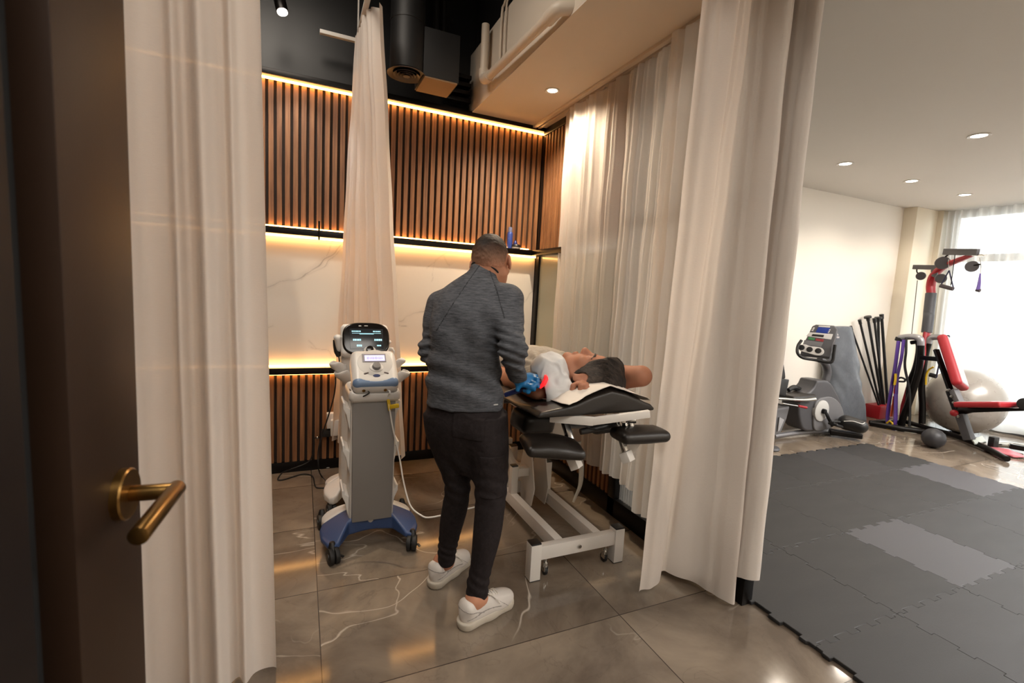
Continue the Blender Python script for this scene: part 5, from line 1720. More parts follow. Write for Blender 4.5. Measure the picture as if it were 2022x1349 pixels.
# cropped hair fading into the skin at the sides
def fade_mat():
    m, nt, p = base_mat('faded_crop')
    tc = nd(nt, 'TexCoord')
    dp = nd(nt, 'VectorMath', {'operation': 'DOT_PRODUCT'}, i0=tc.outputs['Object'], i1=tuple(h_*0.96-f_*0.05))
    c0 = (Vector(HC)).dot(h_*0.96-f_*0.05)
    nz = nd(nt, 'TexNoise', Vector=tc.outputs['Object'], Scale=38.0, Detail=4.0)
    sm_ = nd(nt, 'Math', {'operation': 'MULTIPLY_ADD'}, i0=nz.outputs[0], i1=0.035, i2=dp.outputs['Value'])
    mr = nd(nt, 'MapRange', Value=sm_.outputs[0], From_Min=c0-0.035, From_Max=c0+0.105)
    cr = nd(nt, 'ValToRGB', Fac=mr.outputs[0])
    e = cr.color_ramp.elements
    e[0].position, e[0].color = 0.12, lin('b58066')
    e[1].position, e[1].color = 0.85, lin('1d130d')
    a = e.new(0.35); a.color = lin('86634f')
    b = e.new(0.6); b.color = lin('503a2e')
    fine = nd(nt, 'TexNoise', Vector=nd(nt, 'Mapping', Vector=tc.outputs['Object'], Scale=(420, 420, 160)).outputs[0], Scale=1.0, Detail=2.0)
    mx = nd(nt, 'Mix', {'data_type': 'RGBA', 'blend_type': 'MULTIPLY'}, Factor=0.5)
    nt.links.new(cr.outputs[0], mx.inputs[6])
    g = nd(nt, 'MapRange', Value=fine.outputs[0], From_Min=0.3, From_Max=0.7, To_Min=0.7, To_Max=1.25)
    nt.links.new(nd(nt, 'CombineColor', Red=g.outputs[0], Green=g.outputs[0], Blue=g.outputs[0]).outputs[0], mx.inputs[7])
    nt.links.new(mx.outputs[2], p.inputs['Base Color'])
    p.inputs['Roughness'].default_value = 0.62
    p.inputs['Specular IOR Level'].default_value = 0.25
    nt.links.new(nd(nt, 'Bump', Strength=0.5, Distance=0.003, Height=fine.outputs[0]).outputs[0], p.inputs['Normal'])
    return m
cH = Vector(HC)
V = Vox(cH-Vector((0.15, 0.15, 0.12)), cH+Vector((0.15, 0.15, 0.18)), 0.0035)
V.ell(T(0, -0.015, 0.034), (0.0785, 0.1005, 0.089), Rh, 0.0)
V.ell(T(0, -0.036, 0.006), (0.0715, 0.0765, 0.072), Rh, 0.03)
V.ell(T(0, 0.012, 0.078), (0.060, 0.085, 0.054), Rh, 0.02)
V.noise(0.002, 120)
for k in (-1, 1):
    V.ell(T(k*0.084, -0.012, -0.008), (0.020, 0.026, 0.040), Rh, 0.006, 'sub')
V.cut(T(0, 0.065, 0.075), f_*0.9-h_*0.45, 0.004)
V.cut(T(0, 0.02, 0.0), f_*0.8-h_*0.6, 0.004)
V.cut(T(0, -0.06, -0.045), -h_, 0.004)
V.build('hair', fade_mat(), person, 1)

# blue glove closed on the probe
GL = mat('blue_nitrile', '1f6fa8', 0.4, 0, 0.08, 30, 0.15, 120)
gc = Vector((0.878,1.782,1.000))
V = Vox(gc-Vector((0.12, 0.12, 0.11)), gc+Vector((0.13, 0.13, 0.10)), 0.003)
V.cap((0.831,1.756,1.017), (0.853,1.772,1.007), 0.0285, 0.031, 0.0)
V.cap((0.851,1.773,1.007), (0.902,1.783,1.004), 0.030, 0.033, 0.015, (0.3, -0.6, 0.7), 1.35)
fing = [((0.907,1.805,1.019), (0.922,1.776,1.018), (0.922,1.751,0.996), (0.915,1.753,0.983)), ((0.902,1.784,1.012), (0.916,1.750,1.010), (0.911,1.733,0.987), (0.904,1.746,0.976)),
        ((0.889,1.767,1.003), (0.895,1.730,0.995), (0.891,1.729,0.974), (0.884,1.748,0.968)), ((0.875,1.761,0.993), (0.877,1.731,0.980), (0.870,1.737,0.962), (0.863,1.757,0.962))]
for ch in fing:
    for i in range(3):
        V.cap(ch[i], ch[i+1], 0.0108-0.0009*i, 0.0104-0.0010*i, 0.005)
V.cap((0.856,1.747,0.990), (0.879,1.725,0.986), 0.0125, 0.0105, 0.008)
V.cap((0.879,1.725,0.986), (0.903,1.726,0.995), 0.0105, 0.0085, 0.004)
V.cap((0.833,1.757,0.985), (0.829,1.756,0.968), 0.012, 0.009, 0.012)
V.noise(0.0012, 60)
V.build('glove', GL, person, 1)

# ---------------------------------------------------------------- hand held laser probe
pb0, pb1 = Vector((0.809,1.838,0.928)), Vector((0.937,1.755,0.995))
pd = (pb1-pb0).normalized()
pr = thing('laser_probe', 'dark blue handheld laser probe with a red glowing tip in the gloved hand', 'laser probe', pb0)
MB().tube([pb0, pb0+pd*0.06, pb1-pd*0.05, pb1-pd*0.02], [0.013, 0.0145, 0.013, 0.015], 18, 12, 0.8).build('probe_handle', mat('probe_navy', '1d2c66', 0.3), pr, True)
MB().bar(pb0+Vector((0, 0, 0.013)), pb0+pd*0.07+Vector((0, 0, 0.014)), 0.004, 0.003).build('probe_stripe', M['white_plastic'], pr, bevel=0.001)
MB().lathe([(0, 0), (0.014, 0), (0.020, 0.012), (0.022, 0.028), (0.020, 0.030), (0, 0.030)], pb1-pd*0.02, pd, 24).build('probe_head', M['chrome'], pr, True)
MB().tube([(0.921,1.732,0.978), (0.935,1.724,0.999), (0.945,1.727,1.018), (0.950,1.742,1.028)], [0.006, 0.010, 0.010, 0.006], 14, 16).build('probe_tip', glow('laser_red', 'e02026', 0.8), pr, True)

# ---------------------------------------------------------------- the patient, lying on his back
SK2 = skin_mat('skin_tan', 'a6745b')
HCp = Vector((1.190,1.781,1.010))
hp_, fp_ = Vector((0.650, -0.760, -0.026)), Vector((0.183, 0.120, 0.968))
sL, eL, wL = Vector((1.015, 1.875, 0.965)), Vector((0.985, 2.16, 0.930)), Vector((1.00, 2.41, 0.935))
sR, eR, wR = Vector((1.345, 1.985, 0.985)), Vector((1.404,1.675,1.027)), Vector((1.202,1.746,0.951))
body = [(Vector((1.165, 1.90, 0.985)), 0.10, 0.062), (Vector((1.165, 1.96, 0.982)), 0.165, 0.085), (Vector((1.165, 2.06, 0.985)), 0.178, 0.100), (Vector((1.160, 2.20, 0.985)), 0.172, 0.108), (Vector((1.155, 2.36, 0.975)), 0.158, 0.102), (Vector((1.15, 2.52, 0.968)), 0.160, 0.098), (Vector((1.15, 2.66, 0.965)), 0.172, 0.095), (Vector((1.15, 2.78, 0.955)), 0.160, 0.085)]
XA, ZA = Vector((1, 0, 0)), Vector((0, 0, 1))
V = Vox((0.90, 1.55, 0.86), (1.52, 3.62, 1.18), 0.0045)
loft(V, [(c, a-0.008, b-0.008) for c, a, b in body], XA, ZA, 0.0, axis=1)
for k in (-1, 1):
    hip, kn, ank = Vector((1.15+k*0.085, 2.74, 0.955)), Vector((1.15+k*0.10, 3.14, 0.945)), Vector((1.15+k*0.10, 3.50, 0.925))
    V.cap(hip, kn, 0.080, 0.054, 0.04)
    V.cap(kn, ank, 0.055, 0.036, 0.02)
    V.cap(ank+Vector((0, 0.01, -0.02)), ank+Vector((k*0.04, 0.03, 0.16)), 0.036, 0.026, 0.02)
T2, Rh2, l2, f2, h2 = head_shape(V, HCp, hp_, fp_, 1.08)
V.cap(T2(0, -0.02, -0.05), (1.13, 1.92, 0.985), 0.058, 0.066, 0.03)
V.cap((1.13, 1.95, 0.98), sL, 0.07, 0.060, 0.05)
V.cap((1.20, 1.95, 0.98), sR, 0.07, 0.060, 0.05)
V.cap(sL, eL, 0.058, 0.044, 0.03)
V.cap((0.950,1.805,0.957), eL, 0.050, 0.042, 0.04)
V.cap(eL, wL, 0.043, 0.028, 0.015)
V.cap(wL, wL+Vector((0.01, 0.09, 0.0)), 0.028, 0.036, 0.015, ZA, 1.6)
for i in range(4):
    q0 = wL+Vector((-0.018+0.017*i, 0.10, 0.0))
    V.cap(q0, q0+Vector((0, 0.045-0.006*abs(i-1.5), 0.004)), 0.0095, 0.009, 0.005)
    V.cap(q0+Vector((0, 0.045, 0.004)), q0+Vector((0, 0.075, -0.012)), 0.009, 0.0075, 0.004)
V.cap(wL+Vector((0.028, 0.03, 0)), wL+Vector((0.06, 0.075, 0.005)), 0.0125, 0.0095, 0.01)
V.cap(sR, eR, 0.054, 0.044, 0.03)
V.cap(eR, (1.368,1.775,0.987), 0.045, 0.042, 0.015)
V.cap((1.368,1.775,0.987), wR, 0.041, 0.030, 0.02)
# right hand under the head, fingers curled towards the camera side
V.cap(wR, (1.113,1.701,0.974), 0.030, 0.034, 0.015, ZA, 1.25)
V.cap((1.089,1.703,0.996), (1.050,1.676,0.994), 0.0125, 0.0120, 0.004)
V.cap((1.050,1.676,0.994), (1.048,1.675,0.977), 0.0115, 0.0110, 0.004)
V.cap((1.048,1.675,0.977), (1.071,1.686,0.967), 0.0105, 0.0100, 0.004)
V.cap((1.107,1.696,1.001), (1.069,1.652,1.003), 0.0125, 0.0120, 0.004)
V.cap((1.069,1.652,1.003), (1.069,1.650,0.982), 0.0115, 0.0110, 0.004)
V.cap((1.069,1.650,0.982), (1.085,1.658,0.973), 0.0105, 0.0100, 0.004)
V.cap((1.123,1.688,0.994), (1.087,1.644,0.998), 0.0125, 0.0120, 0.004)
V.cap((1.087,1.644,0.998), (1.087,1.641,0.979), 0.0115, 0.0110, 0.004)
V.cap((1.087,1.641,0.979), (1.101,1.651,0.972), 0.0105, 0.0100, 0.004)
V.cap((1.139,1.679,0.982), (1.108,1.644,0.984), 0.0125, 0.0120, 0.004)
V.cap((1.108,1.644,0.984), (1.108,1.642,0.971), 0.0115, 0.0110, 0.004)
V.cap((1.108,1.642,0.971), (1.120,1.652,0.966), 0.0105, 0.0100, 0.004)
V.cap((1.087,1.701,0.970), (1.044,1.687,0.970), 0.012, 0.010, 0.008)
V.build('person', SK2, None, 1)
patient = bpy.data.objects['person.001']
tag(patient, 'person lying face up on the treatment table, one arm bent under his head', 'person')

# t-shirt
TS = knit_mat('greige_cotton', '9c958b', 'b3aca2', (40, 40, 40), 0.85, 0.3)
V = Vox((0.86, 1.74, 0.86), (1.50, 2.80, 1.16), 0.005)
loft(V, body, XA, ZA, 0.0, axis=1)
V.cap((1.13, 1.95, 0.98), sL, 0.082, 0.070, 0.05)
V.cap((1.20, 1.95, 0.98), sR, 0.082, 0.070, 0.05)
V.cap(sL, sL.lerp(eL, 0.42), 0.068, 0.062, 0.03)
V.cap(sR, sR.lerp(eR, 0.38), 0.066, 0.062, 0.03)
P = V.grid()
near = np.abs(V.F) < 0.03
q = P[near].astype(np.float32)
rad = q-np.array((1.06, 1.93, 1.02), np.float32)
ang = np.arctan2(rad[:, 1], rad[:, 0]+0.02)
rr_ = np.sqrt((rad**2).sum(-1))
V.F[near] += (0.005*np.sin(ang*17+5*vnoise(q, 5))*np.exp(-((rr_-0.16)/0.10)**2)+0.003*vnoise(q, 18)+0.004*np.sin(q[:, 1]*55+q[:, 0]*20+3*vnoise(q, 4))*np.exp(-((q[:, 1]-2.4)/0.25)**2)).astype(np.float32)
nk = Vector(T2(0, -0.01, -0.085))
V.cap(T2(0, -0.02, -0.02), T2(0, -0.015, -0.115), 0.066, 0.070, 0.006, op='sub')
V.cut(sL.lerp(eL, 0.40), eL-sL, 0.003) if False else None
V.build('t_shirt', TS, patient, 1)
# shorts
V = Vox((0.92, 2.58, 0.85), (1.40, 3.16, 1.10), 0.006)
loft(V, [(c, a+0.010, b+0.010) for c, a, b in body[5:]], XA, ZA, 0.0, axis=1)
for k in (-1, 1):
    V.cap((1.15+k*0.085, 2.74, 0.955), (1.15+k*0.10, 3.08, 0.95), 0.092, 0.080, 0.03)
V.noise(0.004, 16)
V.cut((1.15, 3.07, 0.95), (0, 1, 0), 0.003)
V.build('shorts', knit_mat('grey_shorts', '77736f', '908b86', (40, 40, 40), 0.85, 0.3), patient, 1)

# hair: dark, greying over the ear, combed back
def swept_hair():
    m, nt, p = base_mat('greying_hair')
    tc = nd(nt, 'TexCoord')
    rot = Rh2.transposed().to_euler()
    mp = nd(nt, 'Mapping', Vector=tc.outputs['Object'], Rotation=tuple(rot))
    st = nd(nt, 'TexNoise', Vector=nd(nt, 'Mapping', Vector=mp.outputs[0], Scale=(150, 30, 40)).outputs[0], Scale=1.0, Detail=5.0, Roughness=0.7, Distortion=0.8)
    cr = nd(nt, 'ValToRGB', Fac=st.outputs[0])
    cr.color_ramp.elements[0].position = 0.35
    cr.color_ramp.elements[0].color = lin('0e0a08')
    cr.color_ramp.elements[1].position = 0.8
    cr.color_ramp.elements[1].color = lin('463a32')
    tpl = T2(0.075, 0.01, 0.02)
    ds = nd(nt, 'VectorMath', {'operation': 'DISTANCE'}, i0=tc.outputs['Object'], i1=tuple(tpl))
    gm = nd(nt, 'MapRange', Value=ds.outputs['Value'], From_Min=0.02, From_Max=0.075, To_Min=0.55, To_Max=0.0)
    mx = nd(nt, 'Mix', {'data_type': 'RGBA'}, Factor=nd(nt, 'Math', {'operation': 'MULTIPLY'}, i0=gm.outputs[0], i1=st.outputs[0]).outputs[0])
    nt.links.new(cr.outputs[0], mx.inputs[6])
    mx.inputs[7].default_value = lin('8e857d')
    nt.links.new(mx.outputs[2], p.inputs['Base Color'])
    p.inputs['Roughness'].default_value = 0.5
    p.inputs['Specular IOR Level'].default_value = 0.2
    nt.links.new(nd(nt, 'Bump', Strength=0.8, Distance=0.006, Height=st.outputs[0]).outputs[0], p.inputs['Normal'])
    return m
V = Vox(HCp-Vector((0.16, 0.2, 0.14)), HCp+Vector((0.2, 0.16, 0.16)), 0.0035)
E2 = lambda p, r, k=0.02: V.ell(T2(*p), [x*1.12 for x in r], Rh2, k)
E2((0, -0.018, 0.036), (0.085, 0.109, 0.098), 0.0)
E2((0, -0.030, 0.010), (0.082, 0.090, 0.080), 0.02)
E2((0, 0.020, 0.096), (0.062, 0.066, 0.046), 0.03)
E2((0, 0.055, 0.082), (0.055, 0.046, 0.040), 0.03)
E2((0.01, -0.03, 0.102), (0.062, 0.066, 0.046), 0.03)
P = V.grid()
near = np.abs(V.F) < 0.03
q = ((P[near]-np.array(HCp))@np.array(Rh2)).astype(np.float32)
wv = 0.0035*np.sin(q[:, 0]*230+14*vnoise(q*np.array([1, .5, .5], np.float32), 16))+0.008*vnoise(q*np.array([1.8, .35, .5], np.float32), 44)
V.F[near] += wv.astype(np.float32)
V.cut(T2(0, 0.078, 0.052), f2*0.93-h2*0.36, 0.006)
V.cut(T2(0, 0.056, 0.0), f2*0.90-h2*0.43, 0.006)
V.cut(T2(0, -0.05, -0.055), -h2*0.9-f2*0.1, 0.006)
for k in (-1, 1):
    V.ell(T2(k*0.085, -0.008, -0.008), (0.020, 0.022, 0.036), Rh2, 0.006, 'sub')
V.build('hair', swept_hair(), patient, 1)
eb = MB()
for k in (-1, 1):
    eb.tube([T2(k*0.058, 0.070, 0.018), T2(k*0.042, 0.085, 0.026), T2(k*0.014, 0.097, 0.021)], [0.003, 0.0055, 0.004], 8, 12)
eb.build('eyebrows', mat('brow_dark', '2a1e18', 0.7), patient, True)

# paper drape tucked over the treated shoulder
V = Vox(Vector((1.001,1.764,0.987))-Vector((0.2, 0.2, 0.16)), Vector((1.001,1.764,0.987))+Vector((0.2, 0.2, 0.16)), 0.004)
V.cap((1.013,1.819,1.035), (1.005,1.747,0.952), 0.078, 0.070, 0.0)
V.cap((0.976,1.837,1.041), (1.011,1.856,1.056), 0.030, 0.040, 0.04)
V.cap((0.999,1.725,0.928), (0.964,1.749,0.907), 0.034, 0.018, 0.03)
V.cap((1.032,1.726,0.971), (1.046,1.708,0.966), 0.045, 0.030, 0.04)
P = V.grid()
near = np.abs(V.F) < 0.03
q = P[near].astype(np.float32)
cr_ = 0.7*np.abs(vnoise(q*np.array([1, 1, .7], np.float32)+3, 10))+0.6*np.abs(vnoise(q*np.array([1, 1, .6], np.float32)+0.03*vnoise(q, 20)[:, None], 21))
V.F[near] += (0.024*cr_-0.008).astype(np.float32)
V.cap((0.893,1.797,0.945), (0.944,1.762,0.944), 0.060, 0.048, 0.006, op='sub')
V.cut((0.964,1.747,0.894), (0, 0, -1), 0.004)
tag(V.build('paper_drape', mat('drape_white', 'cdcccc', 0.75, 0, 0.03, 8, 0.2, 40), None, 1), 'crumpled white paper drape over the shoulder of the lying patient', 'drape')

# ---------------------------------------------------------------- gym: recumbent exercise bike
BK = thing('exercise_bike', 'grey recumbent exercise bike with a tilted console, partly behind the front curtain', 'exercise bike', (5.2, 3.22, 0))
yn, yf_ = 3.10, 3.32
ol = [(4.927,3.120,0.616), (5.125,3.120,0.599), (5.259,3.120,0.488), (5.360,3.120,0.378), (5.415,3.120,0.261), (5.415,3.120,0.154), (5.252,3.120,0.086), (4.979,3.120,0.067), (4.811,3.120,0.091), (4.727,3.120,0.199), (4.675,3.120,0.357), (4.708,3.120,0.436), (4.836,3.120,0.504), (4.907,3.120,0.563)]
cl = catmull(ol+[ol[0]], 56)[:-1]
MB().prism([Vector((p.x, yn+0.02, p.z)) for p in cl], (0, 0.20, 0)).build('shroud', M['dark_grey'], BK, bevel=0.03, seg=4)
il = [(4.994,3.120,0.430), (5.185,3.120,0.428), (5.359,3.120,0.321), (5.415,3.120,0.175), (5.250,3.120,0.101), (4.966,3.120,0.082), (4.907,3.120,0.290), (4.920,3.120,0.385)]
cl = catmull(il+[il[0]], 40)[:-1]
MB().prism([Vector((p.x, yn, p.z)) for p in cl], (0, 0.05, 0)).build('side_cover', M['mid_grey'], BK, bevel=0.012, seg=3)
hb_ = Vector((5.011,3.090,0.295))
MB().lathe([(0, 0.02), (0.090, 0.02), (0.112, 0.012), (0.112, -0.02), (0, -0.02)], (hb_.x, 3.10, hb_.z), (0, -1, 0), 40).build('crank_disc', mat('silver_disc', 'c4c2be', 0.45, 0.1), BK, True)
cr_ = MB().cyl((hb_.x, 3.10, hb_.z), (hb_.x, 3.05, hb_.z), 0.028, 0.026, 20)
pe = Vector((5.154,3.040,0.131))
cr_.bar((hb_.x, 3.055, hb_.z), (pe.x, 3.05, pe.z), 0.016, 0.030)
cr_.build('crank', M['black_metal'], BK, bevel=0.003)
pd1 = thing('tmp', None, None) if False else None
V = Vox(Vector((5.112,2.990,0.169))-Vector((0.12, 0.12, 0.1)), Vector((5.112,2.990,0.169))+Vector((0.14, 0.12, 0.1)), 0.006)
V.box((5.103,2.990,0.163), (0.06, 0.05, 0.014), 0.012, rotm(0, 0.25, 0))
V.cap((5.031,2.990,0.206), (5.160,2.990,0.193), 0.014, 0.012, 0.01)
V.build('pedal', M['black_plastic'], BK, 1)
# front stabiliser reaching towards the camera with the black pedal housing
MB().bar((5.210,3.109,0.050), (5.412,2.897,0.050), 0.09, 0.055).build('front_stabiliser', M['black_metal'], BK, bevel=0.012, seg=3)
V = Vox(Vector((5.444,3.010,0.140))-Vector((0.3, 0.3, 0.14)), Vector((5.444,3.010,0.140))+Vector((0.3, 0.3, 0.16)), 0.008)
V.cap((5.299,3.000,0.174), (5.334,2.880,0.164), 0.080, 0.070, 0.0)
V.build('pedal_housing', M['black_plastic'], BK, 2)
MB().tube([(5.129,2.930,0.219), (5.166,2.860,0.236), (5.220,2.810,0.220), (5.253,2.800,0.234)], 0.004, 8, 20).build('reflective_strip', M['white_plastic'], BK, True)
MB().tube([(4.463,3.200,0.031), (4.834,3.200,0.040), (5.359,3.180,0.032)], 0.026, 14).build('frame_rail', mat('rail_grey', '8a888a', 0.35, 0.5), BK, True)
MB().tube([(5.215,3.220,0.585), (5.231,3.220,0.672), (5.200,3.220,0.743), (5.099,3.200,0.804), (5.011,3.180,0.824)], [0.042, 0.040, 0.040, 0.036, 0.03], 18, 24).build('console_post', M['dark_grey'], BK, True)
# console: built flat, then turned to face the rider
co = Vector((4.846,3.120,1.045))
cx_, cy_ = (Vector((4.864,3.020,1.238))-Vector((4.863,3.200,1.223))), None
ux_ = (Vector((4.930,3.020,1.213))-Vector((4.825,3.200,1.209))).normalized()
uz_ = (Vector((4.781,3.120,1.228))-Vector((4.674,3.060,0.896)))
uz_ = (uz_-ux_*uz_.dot(ux_)).normalized()
un_ = uz_.cross(ux_)                       # points away from the rider
Rk = Matrix((ux_, un_, uz_)).transposed()
ko = lambda v: co+Rk @ Vector(v)
def kpoly(pts, y0, dpt, nm, m, par, bev=0.006):
    mb = MB().prism([ko((a, y0, b)) for a, b in pts], Rk @ Vector((0, dpt, 0)))
    return mb.build(nm, m, par, bevel=bev, seg=3)
sc_ = 0.00112
kp = lambda x, y: ((x-455)*sc_, -(y-440)*sc_)
kc = kpoly([kp(428, 292), kp(570, 292), kp(600, 330), kp(592, 420), kp(560, 600), kp(330, 600), kp(345, 500), kp(400, 310)], 0, 0.07, 'console', M['dark_grey'], BK, 0.016)
kpoly([kp(448, 320), kp(540, 320), kp(528, 376), kp(432, 372)], -0.006, 0.008, 'display', mat('blue_lcd', '2b3f8c', 0.2), kc, 0.002)
kpoly([kp(384, 374), kp(566, 378), kp(556, 432), kp(362, 414)], -0.004, 0.006, 'white_panel', M['pale_plastic'], kc, 0.002)
kpoly([kp(410, 390), kp(500, 392), kp(496, 414), kp(404, 410)], -0.007, 0.006, 'reading_ledge', M['black_plastic'], kc, 0.002)
kpoly([kp(450, 304), kp(538, 304), kp(536, 318), kp(448, 318)], -0.004, 0.006, 'top_label', M['pale_plastic'], kc, 0.002)
for nm, col, x0, x1 in (('green_legend', '3f9a55', 378, 436), ('red_legend', 'b5353a', 436, 506)):
    mb = MB()
    rg = random.Random(x0)
    for yy in (424, 436):
        x = x0+4
        while x < x1-6:
            w = rg.uniform(5, 11)
            a, b = kp(x, yy+(x-378)*0.10), kp(min(x+w, x1), yy+8+(x-378)*0.10)
            mb.box(ko(((a[0]+b[0])/2, -0.002, (a[1]+b[1])/2)), (abs(b[0]-a[0]), 0.003, abs(a[1]-b[1])), Rk)
            x += w+2.5
    mb.build(nm, mat(nm, col, 0.5), kc)
kpoly([kp(352, 452), kp(500, 462), kp(486, 508), kp(345, 496)], -0.002, 0.004, 'chart_panel', M['mid_grey'], kc, 0.001)
lo_ = [kp(322, 505), kp(360, 496), kp(405, 510), kp(450, 512), kp(495, 520), kp(515, 550), kp(500, 585), kp(455, 592), kp(400, 580), kp(340, 565), kp(316, 540)]
cl = catmull([(a, b, 0) for a, b in lo_+[lo_[0]]], 40)[:-1]
fan = kpoly([(p.x, p.y) for p in cl], -0.012, 0.02, 'fan_surround', M['pale_plastic'], kc, 0.005)
for x, y in ((338, 530), (402, 542), (470, 548)):
    a = kp(x, y)
    MB().cyl(ko((a[0], -0.010, a[1])), ko((a[0], -0.017, a[1])), 0.029, 0.027, 28).build('fan_vent', M['black_plastic'], fan, bevel=0.002)
for x, y in ((414, 330), (410, 342), (406, 356), (536, 340), (532, 354), (528, 366)):
    a = kp(x, y)
    MB().box(ko((a[0], -0.003, a[1])), (0.016, 0.006, 0.010), Rk).build('console_key', M['white_plastic'], kc, bevel=0.002)
MB().tube([(4.743,3.220,1.026), (4.698,3.220,0.966), (4.649,3.180,0.898), (4.681,3.140,0.855), (4.794,3.080,0.840), (4.850,2.980,0.831), (4.868,2.960,0.858), (4.872,2.960,0.935), (4.873,2.960,1.013)], 0.015, 14, 50).build('handlebar', M['black_rubber'], BK, True)
# seat end, mostly behind the curtain
sx0 = Vector((4.515,3.250,0.736))
MB().prism([(4.305,3.120,0.858), (4.362,3.120,0.851), (4.418,3.120,0.709), (4.434,3.120,0.650), (4.330,3.120,0.621)], (-0.05, 0.30, 0)).build('seat_back', M['black_vinyl'], BK, bevel=0.02, seg=3)
MB().prism([(4.334,3.100,0.657), (4.458,3.100,0.644), (4.432,3.100,0.466), (4.305,3.100,0.497)], (-0.03, 0.10, 0)).build('seat_bracket', M['black_plastic'], BK, bevel=0.01)
V = Vox(Vector((4.553,3.100,0.487))-Vector((0.3, 0.25, 0.14)), Vector((4.553,3.100,0.487))+Vector((0.3, 0.35, 0.14)), 0.008)
V.box(Vector((4.672,3.200,0.446)), (0.19, 0.15, 0.035), 0.03)
V.build('seat_cushion', M['black_vinyl'], BK, 2)
MB().tube([(4.674,3.250,0.496), (4.760,3.250,0.520), (4.899,3.250,0.483)], [0.02, 0.03, 0.022], 14, 12).build('hand_grip', M['black_rubber'], BK, True)
MB().tube([(4.224,3.050,0.474), (4.586,3.050,0.442), (4.803,3.050,0.441)], [0.014, 0.014, 0.022], 14, 16).build('side_handle', M['chrome'], BK, True)
lv = MB().tube([(4.311,3.040,0.422), (4.563,3.040,0.380)], 0.007, 10).build('seat_lever', M['chrome'], BK, True)
MB().tube([(4.547,3.040,0.384), (4.676,3.040,0.360)], 0.013, 12).build('lever_tip', M['red'], lv, True)
MB().prism([(4.318,3.120,0.337), (4.545,3.120,0.364), (4.519,3.120,0.232), (4.457,3.120,0.090), (4.349,3.120,0.059)], (0, 0.16, 0)).build('rear_cover', M['mid_grey'], BK, bevel=0.02, seg=3)
MB().prism([(4.384,3.115,0.262), (4.457,3.115,0.231), (4.407,3.115,0.122), (4.383,3.115,0.111)], (0, -0.01, 0)).build('silver_inlay', M['grey_vinyl'], BK, bevel=0.003)
tag(MB().lathe([(0, 0.0), (0.07, 0.0), (0.08, 0.012), (0.07, 0.03), (0, 0.034)], (4.110,2.966,0.000), seg=28).build('rubber_weight', M['dark_grey'], smooth=True), 'grey rubber disc on the floor against the front curtain, below the bike', 'disc')

# padded grey cover leaning on the wall behind the bike
pw = MB().prism([(5.884,3.600,1.143), (6.157,3.600,1.147), (6.340,3.570,0.583), (6.487,3.520,0.043), (6.108,3.520,0.001), (5.856,3.560,0.596)], (0.02, 0.035, 0.01))
V = Vox((5.4, 3.36, 0.0), (6.7, 3.68, 1.24), 0.012)
zs_ = [0.005, 0.3, 0.6, 0.9, 1.15]
loft(V, [(Vector((6.05, 3.44, 0.0)), 0.33, 0.16), (Vector((6.03, 3.47, 0.3)), 0.30, 0.14), (Vector((6.00, 3.50, 0.6)), 0.265, 0.115), (Vector((5.95, 3.53, 0.9)), 0.25, 0.09), (Vector((5.88, 3.55, 1.16)), 0.20, 0.07)], (1, 0, 0), (0, 1, 0), 0.0)
P = V.grid()
near = np.abs(V.F) < 0.05
q = P[near].astype(np.float32)
V.F[near] += (0.010*np.sin(q[:, 2]*26+q[:, 0]*22+4*vnoise(q, 3))*np.clip(1.0-q[:, 2], 0, 1)+0.010*vnoise(q, 7)).astype(np.float32)
cv = tag(V.build('covered_machine', knit_mat('grey_nylon', '565a60', '6c7076', (3, 3, 3), 0.42, 0.25), None, 2), 'tall tapering object under a grey nylon cover, behind the bike against the wall', 'cover')
lgm = MB()
a = Vector((5.633,3.430,1.043)); b = Vector((5.687,3.430,1.044))
for i in range(6):
    lgm.b2((a.x-0.02+i*0.017, a.y, a.z-0.012), (a.x-0.008+i*0.017, a.y+0.03, a.z+0.008))
lgm.prism([(a.x, a.y, a.z+0.02), (a.x+0.03, a.y, a.z+0.055), (a.x+0.06, a.y, a.z+0.02)], (0, 0.03, 0))
lgm.build('printed_mark', mat('print_pale', 'c3bfc0', 0.6), cv)

# ---------------------------------------------------------------- poles in a red stand
st_ = tag(MB().b2((6.70, 3.42, 0.0), (7.02, 3.60, 0.17)).build('pole_stand', M['red'], bevel=0.012), 'low red stand on the floor holding the black bars in the wall corner', 'stand')
for i, (tp_, bs_, r, lb) in enumerate((
        ((6.122,3.560,1.159), (6.756,3.470,0.165), 0.011, 'thin black bar leaning farthest left in the red stand'),
        ((6.315,3.580,1.240), (6.850,3.500,0.148), 0.013, 'black bar with a small cap, second from the left in the red stand'),
        ((6.471,3.580,1.286), (6.910,3.500,0.134), 0.015, 'black bar with a wide hooked cap in the red stand'),
        ((6.594,3.570,1.266), (6.911,3.480,0.124), 0.014, 'black bar leaning right of the wide capped one in the red stand'),
        ((6.692,3.580,1.282), (6.925,3.540,0.146), 0.015, 'black nearly upright bar with a round cap in the red stand'),
        ((6.756,3.580,1.319), (7.089,3.530,0.094), 0.017, 'thickest black bar, farthest right in the red stand'))):
    t = thing('exercise_bar', lb, 'exercise bar', bs_, 'black bars in the red stand')
    a, b = Vector(bs_), Vector(tp_)
    d = (b-a).normalized()
    base = a-d*((a.z-0.04)/d.z)
    MB().tube([base, b], r, 12).build('bar_shaft', M['black_rubber'], t, True)
    MB().cyl(b-d*0.05, b+d*0.01, r*1.35, r*1.5, 14).build('end_cap', M['black_plastic'], t, bevel=0.003)
    if i in (2, 4):
        MB().cyl(b-d*0.012, b+d*0.012, r*2.8, r*2.6, 18).build('cap_collar', M['black_plastic'], t, bevel=0.004)

